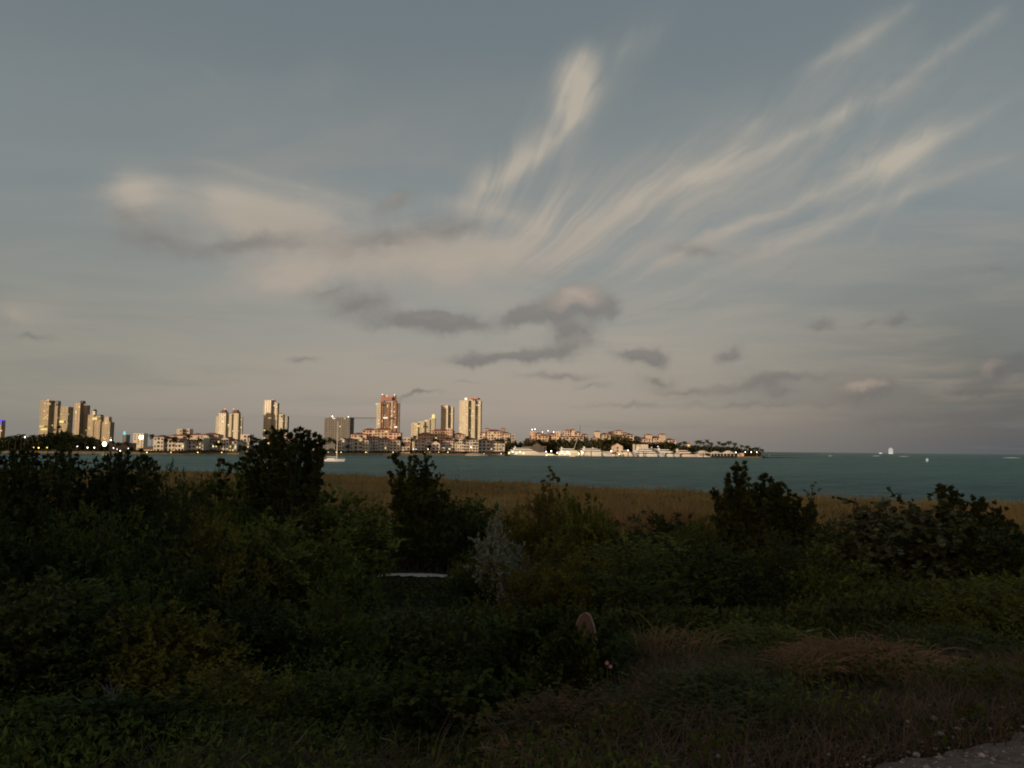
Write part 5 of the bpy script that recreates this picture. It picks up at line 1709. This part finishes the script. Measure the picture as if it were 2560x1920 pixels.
# shrubs whose leaders were read off the photo: tips as photo pixels, all standing at one real distance
def tips_shrub(name, label, cat, base_px, d, tips, leaf, seed, fill=(), ln=.085, wd=.036, ntw=46, t0=.18):
    rgt = random.Random(seed)
    x0 = xat(base_px, d)
    zb = gz(x0, d) - .03
    T_ = []
    for (px, py, w) in tips:
        dd = d + rgt.uniform(-.35, .35)
        p = at(px, py, dd)
        wm = w / F * d
        T_.append((p.x - x0, dd - d, p.z - zb - wm * .15, wm))
    o = thing(name, label, cat, (x0, d, zb), 0, 'shrubs and weeds on the dune')
    if d < 16:
        ln, wd, ntw = ln * .66, wd * .66, int(ntw * 1.35)
    segs, V_, f = grow_tips(seed, T_, ln=ln, wd=wd, ntw=ntw, t0=t0, nleaf=14 if d < 16 else 12)
    put('stems', tubes_np(segs, stem_m, 'stems'), o)
    put('foliage', npmesh('foliage', V_, f, LG[leaf], 3), o)
    return o


tips_shrub('cedar_shrub', 'tall dark cedar-like shrub with flame-shaped tips, centre left', 'shrub', 1050, 26,
           [(988, 1129, 26), (1000, 1160, 30), (1028, 1141, 26), (1040, 1150, 26), (1063, 1138, 26), (1072, 1160, 28), (1092, 1192, 30), (1116, 1222, 30), (975, 1183, 16), (1015, 1180, 36), (1050, 1190, 40), (1080, 1225, 40), (1010, 1240, 40), (1128, 1260, 30), (1000, 1285, 38), (1100, 1290, 40), (1030, 1300, 44), (1070, 1310, 44), (985, 1330, 40), (1130, 1330, 40), (1020, 1215, 38), (1045, 1225, 40), (1075, 1200, 36), (1095, 1240, 36), (1112, 1275, 36), (998, 1205, 30), (1008, 1265, 40), (1040, 1265, 44), (1090, 1320, 44), (1055, 1175, 30)], 'dark', 201, ntw=56, ln=.10, wd=.045)
tips_shrub('cedar_shrub', 'two-peaked dark shrub against the sea, right of centre', 'shrub', 1890, 17,
           [(1836, 1163, 22), (1857, 1161, 24), (1820, 1189, 22), (1873, 1203, 26), (1846, 1195, 30), (1784, 1221, 22), (1800, 1250, 28), (1910, 1191, 20), (1926, 1202, 22), (1941, 1206, 22), (1955, 1209, 22), (1968, 1221, 22), (1982, 1240, 22), (1998, 1255, 24), (2028, 1268, 26), (1925, 1240, 36), (1870, 1250, 40), (1830, 1260, 36), (1960, 1265, 40), (2010, 1290, 36), (1890, 1225, 30), (1905, 1260, 40), (1850, 1230, 34), (1815, 1225, 26), (1940, 1230, 30), (1985, 1275, 36), (1790, 1285, 34)], 'dark', 202, ntw=56)
tips_shrub('cedar_shrub', 'large wind-leaning dark shrub at the right, its peak pointing up and left', 'shrub', 2450, 14.5,
           [(2346, 1202, 14), (2356, 1212, 18), (2372, 1220, 20), (2388, 1234, 22), (2402, 1245, 24), (2430, 1239, 18), (2447, 1247, 20), (2463, 1258, 22), (2482, 1262, 22), (2498, 1275, 22), (2512, 1286, 24), (2532, 1312, 26), (2556, 1335, 28), (2380, 1275, 34), (2420, 1285, 38), (2460, 1300, 40), (2500, 1325, 40), (2350, 1262, 24), (2580, 1360, 34)], 'dark', 203)
tips_shrub('shrub', 'dark feathery shrub just right of the thin sapling, tips before the lit shore', 'shrub', 312, 12.5,
           [(228, 1176, 16), (245, 1158, 18), (268, 1142, 20), (285, 1136, 20), (300, 1132, 20), (318, 1127, 22), (335, 1131, 22), (352, 1126, 22), (366, 1136, 20), (378, 1152, 20), (392, 1160, 16), (290, 1170, 36), (340, 1170, 40), (260, 1190, 34), (375, 1200, 36), (397, 1190, 20)], 'dark', 204)
tips_shrub('shrub', 'tall dark shrub mass at the left edge, its top against the far shore', 'shrub', 60, 11.5,
           [(-30, 1118, 30), (0, 1122, 26), (14, 1130, 30), (34, 1126, 26), (58, 1130, 28), (76, 1124, 26), (96, 1134, 28), (120, 1130, 26), (140, 1138, 28), (162, 1135, 24), (180, 1148, 26), (50, 1160, 46), (110, 1165, 50), (0, 1170, 50), (170, 1180, 40), (-60, 1140, 50)], 'dark', 205)
tips_shrub('sapling', 'thin bare-twigged dark sapling sticking up over the left water', 'sapling', 199, 13,
           [(196, 1096, 9), (190, 1140, 8), (206, 1150, 9)], 'dark', 206, ntw=16)
tips_shrub('sapling', 'leafy spray hanging left of the round tree over the water', 'sapling', 640, 18.5,
           [(543, 1143, 10), (556, 1148, 10), (572, 1150, 12), (588, 1158, 10), (600, 1166, 14), (536, 1163, 8), (618, 1180, 18)], 'dark', 207, ntw=14, t0=.55)
tips_shrub('sapling', 'lone slim leafy sprout poking up over the water, centre', 'sapling', 1378, 27,
           [(1376, 1164, 12), (1384, 1185, 12), (1394, 1190, 10), (1358, 1200, 10), (1415, 1203, 9), (1374, 1205, 18), (1398, 1212, 16)], 'olive', 208, ntw=16)

# the round-crowned tree against the skyline: two leaning stems carrying a broad, gappy crown
d = 18.0
x = xat(735, d); zb = gz(x, d)
T = thing('tree', 'round-crowned dark tree rising over the skyline, left of centre', 'tree', (x, d, zb - .03))
rt = random.Random(44)
tt_ = []
for (px, py, w) in [(622, 1128, 20), (636, 1110, 24), (650, 1096, 24), (664, 1084, 24), (680, 1078, 22), (694, 1071, 22), (708, 1084, 26), (724, 1077, 22), (742, 1071, 22), (757, 1075, 20), (771, 1080, 20), (786, 1078, 16), (799, 1088, 16), (806, 1104, 14),
                    (640, 1135, 30), (668, 1115, 34), (700, 1112, 36), (735, 1108, 36), (768, 1108, 32), (794, 1122, 22), (606, 1140, 14), (808, 1122, 12), (650, 1158, 22), (690, 1150, 26), (730, 1145, 26), (770, 1142, 22), (660, 1182, 18), (720, 1174, 20)]:
    dd = d + rt.uniform(-.8, .8)
    p = at(px, py, dd)
    wm = w / F * d
    tt_.append((p.x - x, dd - d, p.z - zb - wm * .2, wm))
segs, V_, f = grow_tips(209, tt_, ntw=30, nsub=3, nleaf=12, ln=.085, wd=.042, t0=.62)
put('branches', tubes_np(segs, stem_m, 'branches'), T)
put('foliage', npmesh('foliage', V_, f, LG['dark'], 3), T)
put('trunk', tubes_np([(bez(np.array([0, 0, 0]), np.array([.12, 0, .8]), np.array([-.1, 0, 1.7]), 8), .08, .05), (bez(np.array([.1, 0, 0]), np.array([.3, 0, .9]), np.array([.2, 0, 1.9]), 8), .06, .04)], stem_m, 'trunk', 7), T)

# ------------------------------------------------------------------ dune grass (stuff)
def blades(seed, x, y, h, w, lean, m, name, label, zoff=0, kindv='stuff', cat='grass'):
    rng = np.random.default_rng(seed)
    n = len(x)
    z = ground(x, y) - .03 + zoff
    a = rng.uniform(0, 2 * PI, n)
    dx, dy = np.cos(a), np.sin(a)
    lx = rng.normal(size=n) * lean + .25 * lean; ly = rng.normal(size=n) * lean
    b0 = np.stack([x - dx * w / 2, y - dy * w / 2, z], 1); b1 = np.stack([x + dx * w / 2, y + dy * w / 2, z], 1)
    m0 = np.stack([x - dx * w * .35 + lx * h * .35, y - dy * w * .35 + ly * h * .35, z + h * .6], 1); m1 = np.stack([x + dx * w * .35 + lx * h * .35, y + dy * w * .35 + ly * h * .35, z + h * .6], 1)
    t = np.stack([x + lx * h, y + ly * h, z + h * (1 - .25 * np.abs(lx))], 1)
    V_ = np.stack([b0, b1, m1, m0, t], 1).reshape(-1, 3)
    b = np.arange(n)[:, None] * 5
    f = np.concatenate([b + np.array([[0, 1, 2]]), b + np.array([[0, 2, 3]]), b + np.array([[3, 2, 4]])])
    o = put(name, npmesh(name, V_, f, m, 3))
    kind(o, kindv)
    tag(o, label, cat)
    return o


tawny = mat('tawny_grass', (.42, .32, .13), (.19, .16, .065), scale=.16, rough=.9, spec=.1, trans=.25, detail=6, c3=(.31, .225, .09))
redg = mat('reddish_grass', (.24, .10, .06), (.16, .10, .045), scale=.4, rough=.9, spec=.1, trans=.2)
dryg = mat('dry_straw', (.38, .25, .14), (.19, .125, .07), scale=2.0, rough=.9, spec=.1, trans=.2)
greeng = mat('low_green_grass', (.085, .095, .028), (.045, .050, .016), scale=1.5, rough=.8, spec=.15, trans=.2)
rg = np.random.default_rng(21)
n = 230000
yy = 26 + 165 * rg.uniform(0, 1, n) ** 1.15
xx = (rg.uniform(-1, 1, n)) * (yy * .72 + 4)
s_ = shore(xx)
ok = (yy < 50 + (s_ - 50) * .965) & ((yy > 34 + 5 * np.sin(xx * .12)) | (rg.random(n) < .25))
xx, yy = xx[ok], yy[ok]
cl_ = (np.sin(np.floor(xx / .8) * 12.9898 + np.floor(yy / 1.3) * 78.233) * 43758.5453) % 1
patch = .70 + .30 * np.sin(xx * .21 + 1.3) * np.sin(yy * .17) + .2 * np.sin(xx * .9) * np.sin(yy * .55 + 2) + .55 * (cl_ > .82) - .25 * (cl_ < .2)
hh = np.clip(patch, .35, 1.55) * rg.uniform(.55, 1.1, len(xx)) * .95
blades(1, xx, yy, hh, .018 + yy * .0006, .30, tawny, 'dune_grass', 'tawny waist-high dune grass covering the flat up to the water')
# reddish patch
n = 2600
y2 = rg.uniform(40, 52, n); x2 = np.interp(rg.uniform(0, 1, n), [0, 1], [0, 1]) * 12.5 + 3.2 + (y2 - 40) * .12
o = blades(2, x2, y2, rg.uniform(.7, 1.15, n), .03, .28, redg, 'red_grass', 'reddish patch of grass low in the tawny field, right of centre')

# ------------------------------------------------------------------ undergrowth between the shrubs (stuff)
def scatter(seed, n, y0, y1, pw, hfun, lenr, asp, m, name, label, shape='diamond', xr=None, keep=None):
    rng = np.random.default_rng(seed)
    y = y0 + (y1 - y0) * rng.uniform(0, 1, n) ** pw
    x = rng.uniform(-1, 1, n) * (y * .74 + .6) if xr is None else rng.uniform(xr[0], xr[1], n)
    k = np.ones(n, bool) if keep is None else keep(x, y)
    x, y = x[k], y[k]
    n = len(x)
    z = ground(x, y) + hfun(x, y) * rng.uniform(0.02, 1, n) ** .8
    D = rng.normal(size=(n, 3)) + np.array([0, -.25, .55])
    V_, f = leaf_arrays(rng, np.stack([x, y, z], 1), D, rng.uniform(*lenr, n), asp * rng.uniform(*lenr, n), shape=shape)
    return kind(tag(put(name, npmesh(name, V_, f, m, 3)), label, 'ground cover'), 'stuff')


def off_paths(x, y):
    a = np.interp(x, [-9.5, -6, -3.2, -1.0, 2.5, 6], [25.2, 24.6, 24.3, 23.4, 24.2, 25.5])
    p1 = (np.abs(y - a) > .75) | (x / y > -.080) | (x / y < -.152)
    clear = ~((x / y > -.152) & (x / y < -.080) & (y > 22.6) & (y < 25.2))
    b = np.interp(x, [.9, 1.9, 2.6, 3.6, 5.2], [3.35, 3.75, 3.95, 4.25, 4.6])
    p2 = (y > b + .50) | (x < 1.2)
    return p1 & p2 & clear


bump = lambda x, y: .16 + .22 * (np.sin(x * 1.3 + 2) * np.sin(y * 1.1) + 1) / 2 * np.clip((y - 3) / 5, .3, 1)
lowz = lambda x, y: np.where((x / y > -.160) & (x / y < -.074) & (y > 14) & (y < 26), .12, 1.0)
bumpf = lambda x, y: lowz(x, y) * (.30 + .55 * (np.sin(x * .8 + 2) * np.sin(y * .7) + 1) / 2)
scatter(31, 30000, 3.6, 12, 1.2, bump, (.02, .048), .85, LG['vine'], 'vine_ground_cover', 'tangle of small heart-leaved vines carpeting the near slope', 'round', keep=lambda x, y: off_paths(x, y) & (np.sin(x * 2.3 + 1) + np.sin(y * 2.9 + x) + .8 * np.sin(x * 5.1 - y * 4) > np.where(x > .1 * y, .9, .1)))
scatter(32, 60000, 3.8, 16, 1.3, bump, (.03, .07), .3, LG['green'], 'weeds', 'fine green weeds between the near vines', keep=lambda x, y: off_paths(x, y) & ((x < .05 * y) & (np.sin(x * 1.9) + np.sin(y * 2.2) > -.7) | (y > 9.5) | (np.sin(x * 4.1) + np.sin(y * 5 + x) > .9)))
scatter(33, 110000, 10, 44, 1.4, bumpf, (.07, .15), .45, LG['dark'], 'undergrowth', 'dark leafy undergrowth between the shrubs', keep=off_paths)
scatter(34, 60000, 20, 46, 1.2, bumpf, (.07, .15), .4, LG['olive'], 'undergrowth', 'olive scrub along the near edge of the tawny grass', keep=off_paths)
n = 16000
y3 = rg.uniform(3.7, 15, n); x3 = rg.uniform(-1, 1, n) * (y3 * .72 + .5)
k = off_paths(x3, y3)
blades(5, x3[k], y3[k], rg.uniform(.10, .32, k.sum()), .008, .55, greeng, 'grass', 'thin green grass blades in the near weeds')
# brown litter of dead grass over the right and bottom foreground
n = 44000
y4 = 3.4 + 5.6 * rg.uniform(0, 1, n) ** 1.2; x4 = rg.uniform(-2.2, 5.6, n)
k = off_paths(x4, y4) & ((x4 > .2) | (y4 < 4.6)) & (np.sin(x4 * 2.1) + np.sin(y4 * 2.7 + 1) > -.9)
blades(6, x4[k], y4[k], rg.uniform(.08, .24, k.sum()), .006, 1.3, mat('dead_grass_litter', (.20, .125, .08), (.09, .058, .04), scale=1.5, rough=.95, spec=.1), 'dead_grass', 'matted brown dead grass over the lower right foreground', cat='dead grass')


def tussock(label, px, py, d, n, h, r, m, lean=.6, flat=1.0, seed=0):
    rng = np.random.default_rng(seed + 100)
    x = xat(px, d); zb = gz(x, d)
    o = thing('dry_tussock', label, 'grass tussock', (x, d, zb + .10), 0, 'dry grass tussocks in the near foreground')
    segs = []
    for i in range(n):
        a = rng.uniform(0, 2 * PI); rr = r * math.sqrt(rng.random())
        b = np.array([rr * math.cos(a), rr * math.sin(a) * .7, -.02])
        l = h * rng.uniform(.5, 1.1)
        q = np.array([rng.normal() * lean, rng.normal() * lean, 1.0]); q /= np.linalg.norm(q)
        mid = b + q * l * .6
        e = b + q * l * .8 + np.array([q[0] * l * .5, q[1] * l * .5, -l * .25 * flat])
        segs.append((bez(b, mid, e, 6), .005, .002))
    put('blades', tubes_np(segs, m, 'blades', 3), o)
    return o


tussock('large collapsed mat of reddish dry straw, lower right', 2150, 1690, 6.7, 1000, .42, .46, dryg, 1.1, 1.1, 1)
tussock('dry straw clump with bent stalks left of the collapsed straw mat', 2010, 1690, 6.4, 160, .34, .18, dryg, .8, 1.0, 2)
tussock('sparse upright dry stalks right of the brown board', 1680, 1610, 8.0, 150, .42, .38, dryg, .45, .8, 3)
tussock('orange-brown dry weeds hanging in the vine mound, bottom centre', 1450, 1690, 6.9, 260, .30, .14, mat('rust_straw', (.26, .11, .05), (.15, .07, .035), scale=2), .6, .9, 4)
tussock('low reddish straw at the bottom edge, centre', 1330, 1890, 4.45, 240, .16, .30, dryg, 1.2, 1.2, 5)
tussock('small yellow dried sprig left of the vine mound', 1095, 1610, 8.4, 26, .34, .06, mat('yellow_straw', (.40, .32, .08), (.28, .22, .06), scale=2), .5, 1.0, 6)
tussock('thin grey bare twigs at lower left', 315, 1700, 6.6, 30, .42, .12, mat('grey_twig', (.20, .20, .18), (.13, .13, .12), scale=3), .6, -.4, 7)
tussock('grey flowering weed stalks at lower left centre', 620, 1600, 7.6, 34, .36, .12, mat('grey_twig', (.2, .2, .18)), .5, -.4, 8)
# arching stalk
x = xat(1640, 8.6); zb = gz(x, 8.6)
ar = thing('grass_stalk', 'single long arching grass stalk beside the dark hollow', 'grass stalk', (x, 8.6, zb))
tp = at(1562, 1524, 8.6); m1 = at(1600, 1536, 8.6); b0 = at(1650, 1600, 8.6)
put('stem', tubes_np([(np.array([(0, 0, 0), tuple(b0 - ar.location), tuple(at(1625, 1560, 8.6) - ar.location), tuple(m1 - ar.location), tuple(tp - ar.location)], float), .004, .0015)], mat('yellow_straw', (.4, .32, .08)), 'stem', 4), ar)

# rounded brown board half hidden by vines
d = 7.7
bc_ = at(1463, 1590, d)
bd = thing('wooden_board', 'rounded reddish-brown weathered board standing in the vines', 'board', (bc_.x, d, gz(bc_.x, d) - .02), .25)
hb_ = zat(1460, 1532, d) - bd.location.z
pts = [(-.105, 0), (.115, 0), (.112, hb_ * .62), (.085, hb_ * .82), (.045, hb_ * .96), (.0, hb_), (-.05, hb_ * .97), (-.085, hb_ * .88), (-.105, hb_ * .7)]
k = len(pts)
b = MB().add([(x, -.02, z) for x, z in pts] + [(x, .02, z) for x, z in pts], [tuple(range(k)), tuple(range(k, 2 * k))[::-1]] + [(i, i + k, (i + 1) % k + k, (i + 1) % k) for i in range(k)])
put('panel', b.mesh('panel', mat('weathered_board', (.17, .10, .075), (.10, .06, .045), scale=7, rough=.9, bump=.3)), bd)
eg = []
for (x0_, z0_), (x1_, z1_) in zip(pts[2:5], pts[3:6]):
    eg.append((np.array([(x0_, -.012, z0_ + .004), ((x0_ + x1_) / 2, -.012, (z0_ + z1_) / 2 + .005), (x1_, -.012, z1_ + .004)], float), .012, .011))
put('edge', tubes_np(eg, mat('pale_board_edge', (.34, .26, .22), (.26, .2, .17)), 'edge', 6), bd)
put('post', MB().box(-.03, .03, .021, .06, -.1, hb_ * .9).mesh('post', stem_m), bd)

# flowers
for i, (px, py, lb) in enumerate([(1517, 1656, 'pink flower in the vines, the upper left of the pair'), (1526, 1665, 'pink flower in the vines, the lower right of the pair')]):
    p = at(px, py, 6.25)
    fl = thing('flower', lb, 'flower', (p.x, p.y, gz(p.x, p.y)), 0, 'pair of pink flowers')
    hz = p.z - fl.location.z
    put('stem', MB().tube([(0, .02, 0), (.01, 0, hz * .5), (0, 0, hz)], .003, 4).mesh('stem', LG['green']), fl)
    pm = MB()
    for k_ in range(5):
        a = 2 * PI * k_ / 5
        pm.add([(0, -.004, 0), (.013 * math.cos(a - .5), -.009, .013 * math.sin(a - .5)), (.018 * math.cos(a), -.008, .018 * math.sin(a)), (.013 * math.cos(a + .5), -.009, .013 * math.sin(a + .5))], [(0, 1, 2, 3)])
    put('petals', pm.mesh('petals', mat('pink_petal', (.75, .36, .40), (.65, .28, .33))), fl, (0, 0, hz))
# pale fallen leaves
for i, (px, py, d, a, lb) in enumerate([(2024, 1578, 8.2, .5, 'pale grey-green upright leaf lying at the edge of the dry straw, the brighter one'), (1983, 1593, 8.0, -.6, 'pale dull leaf lying left of the brighter fallen leaf'), (1705, 1765, 5.6, .9, 'curled pale leaf in the weeds at lower centre right')]):
    p = at(px, py, d)
    bmv = MB().add([(-.05, 0, 0), (-.02, -.02, .022), (.03, -.015, .03), (.06, .005, .02), (.03, .02, -.01), (-.02, .02, -.015)], [(0, 1, 2, 3), (0, 3, 4, 5)])
    tag(put('fallen_leaf', bmv.mesh('fallen_leaf', mat('pale_leaf', (.26, .30, .20), (.2, .22, .15))), None, (p.x, p.y, max(p.z, gz(p.x, p.y) + .03)), rot=(.5, 0, a)), lb, 'leaf', 'fallen leaves')
# fallen twigs
for i, (p0, p1, d, lb) in enumerate([((700, 1915), (770, 1825), 4.5, 'long thin pale twig slanting up at the bottom, left of centre'), ((580, 1918), (625, 1880), 4.3, 'short reddish twig at the bottom edge, left'),
                                     ((950, 1845), (995, 1862), 5.0, 'small pale stick lying at the bottom centre'), ((2096, 1860), (2150, 1872), 4.9, 'short stick near the gravel, lower right')]):
    a = at(*p0, d); b_ = at(*p1, d + .1)
    a.z = max(a.z, gz(a.x, a.y) + .02); b_.z = max(b_.z, gz(b_.x, b_.y) + .02)
    tag(put('twig', MB().tube([(0, 0, 0), tuple((b_ - a) * .5 + Vector((0, 0, .01))), tuple(b_ - a)], [.005, .004, .002], 5).mesh('twig', mat('pale_twig', (.34, .24, .18), (.25, .17, .12))), None, a), lb, 'twig', 'loose twigs in the foreground')

# gravel (stuff) and a few stones one can count
rs = np.random.default_rng(8)
n = 2600
gxs = rs.uniform(.9, 5.2, n)
gys = np.interp(gxs, [.9, 1.9, 2.6, 3.6, 5.2], [3.35, 3.75, 3.95, 4.25, 4.6]) + rs.normal(size=n) * .34
szz = rs.gamma(2.0, .0035, n) + .004
ico = np.array([(1, 0, 0), (0, 1, 0), (-1, 0, 0), (0, -1, 0), (0, 0, .7), (0, 0, -.5)])
icf = np.array([(0, 1, 4), (1, 2, 4), (2, 3, 4), (3, 0, 4), (1, 0, 5), (2, 1, 5), (3, 2, 5), (0, 3, 5)])
rot = rs.uniform(0, 6.28, n)
cs_, sn_ = np.cos(rot)[:, None], np.sin(rot)[:, None]
vx = ico[None, :, 0] * rs.uniform(.7, 1.4, (n, 1)); vy = ico[None, :, 1] * rs.uniform(.6, 1.1, (n, 1))
Vs = np.stack([(vx * cs_ - vy * sn_) * szz[:, None] + gxs[:, None], (vx * sn_ + vy * cs_) * szz[:, None] + gys[:, None], np.broadcast_to(ico[None, :, 2], (n, 6)) * szz[:, None] + ground(gxs, gys)[:, None] + .045], -1)
fs_ = (icf[None] + (np.arange(n) * 6)[:, None, None]).reshape(-1, 3)
kind(tag(put('gravel', npmesh('gravel', Vs.reshape(-1, 3), fs_, mat('pebble_grey', (.42, .36, .31), (.16, .13, .11), scale=25, rough=.9, detail=1), 3)), 'loose pale gravel on the path in the lower right corner', 'gravel'), 'stuff')


def stone_mesh(seed, m):
    bm_ = MB()
    rgs = random.Random(seed)
    for j in range(5):
        th_ = PI * (j + .5) / 5
        for i in range(8):
            a = 2 * PI * i / 8
            r = 1 + rgs.uniform(-.15, .15)
            bm_.v.append((r * math.sin(th_) * math.cos(a), r * .75 * math.sin(th_) * math.sin(a), r * .6 * math.cos(th_)))
    for j in range(4):
        for i in range(8):
            bm_.f.append((j * 8 + i, (j + 1) * 8 + i, (j + 1) * 8 + (i + 1) % 8, j * 8 + (i + 1) % 8))
    bm_.f += [tuple(range(8)), tuple(range(32, 40))[::-1]]
    return bm_.mesh('stone', m, True)


pale_st = mat('pale_limestone', (.62, .54, .46), (.48, .41, .35), scale=8, rough=.9)
for i, (px, py, r, lb) in enumerate([(2291, 1901, .022, 'pale rounded stone at the bottom edge of the gravel, largest of the loose stones'), (2456, 1909, .030, 'flat pale stone half sunk in the gravel, lower right corner'), (2395, 1836, .017, 'small pale stone in the dirt above the gravel, its upper one'),
                                     (2381, 1856, .013, 'small bright stone just below the one in the dirt'), (2160, 1906, .012, 'small stone at the left end of the gravel'), (1796, 1908, .020, 'pale stone at the bottom edge left of the gravel'),
                                     (1980, 1794, .016, 'pale pebble alone in the brown litter'), (1016, 1896, .012, 'small white pebble at the bottom, centre left'), (2270, 1818, .016, 'brownish stone in the litter above the gravel'),
                                     (1296, 1839, .012, 'white shell-like chip in the vines at the bottom centre'), (1953, 1491, .03, 'white scrap of litter on the green slope at right'), (1934, 1484, .018, 'tiny white scrap beside the larger one on the slope')]):
    v = CM @ Vector(((px - 1280) / F, (960 - py) / F, -1))
    t = .5
    while t < 60:
        q = Vector((0, 0, EYE)) + v * t
        if q.z < gz(q.x, q.y):
            break
        t *= 1.004
    tag(put('stone', stone_mesh(i, pale_st), None, (q.x, q.y, gz(q.x, q.y) + r * .5 + .02), i * 1.3, (r, r, r)), lb, 'stone', 'loose pale stones in the foreground')
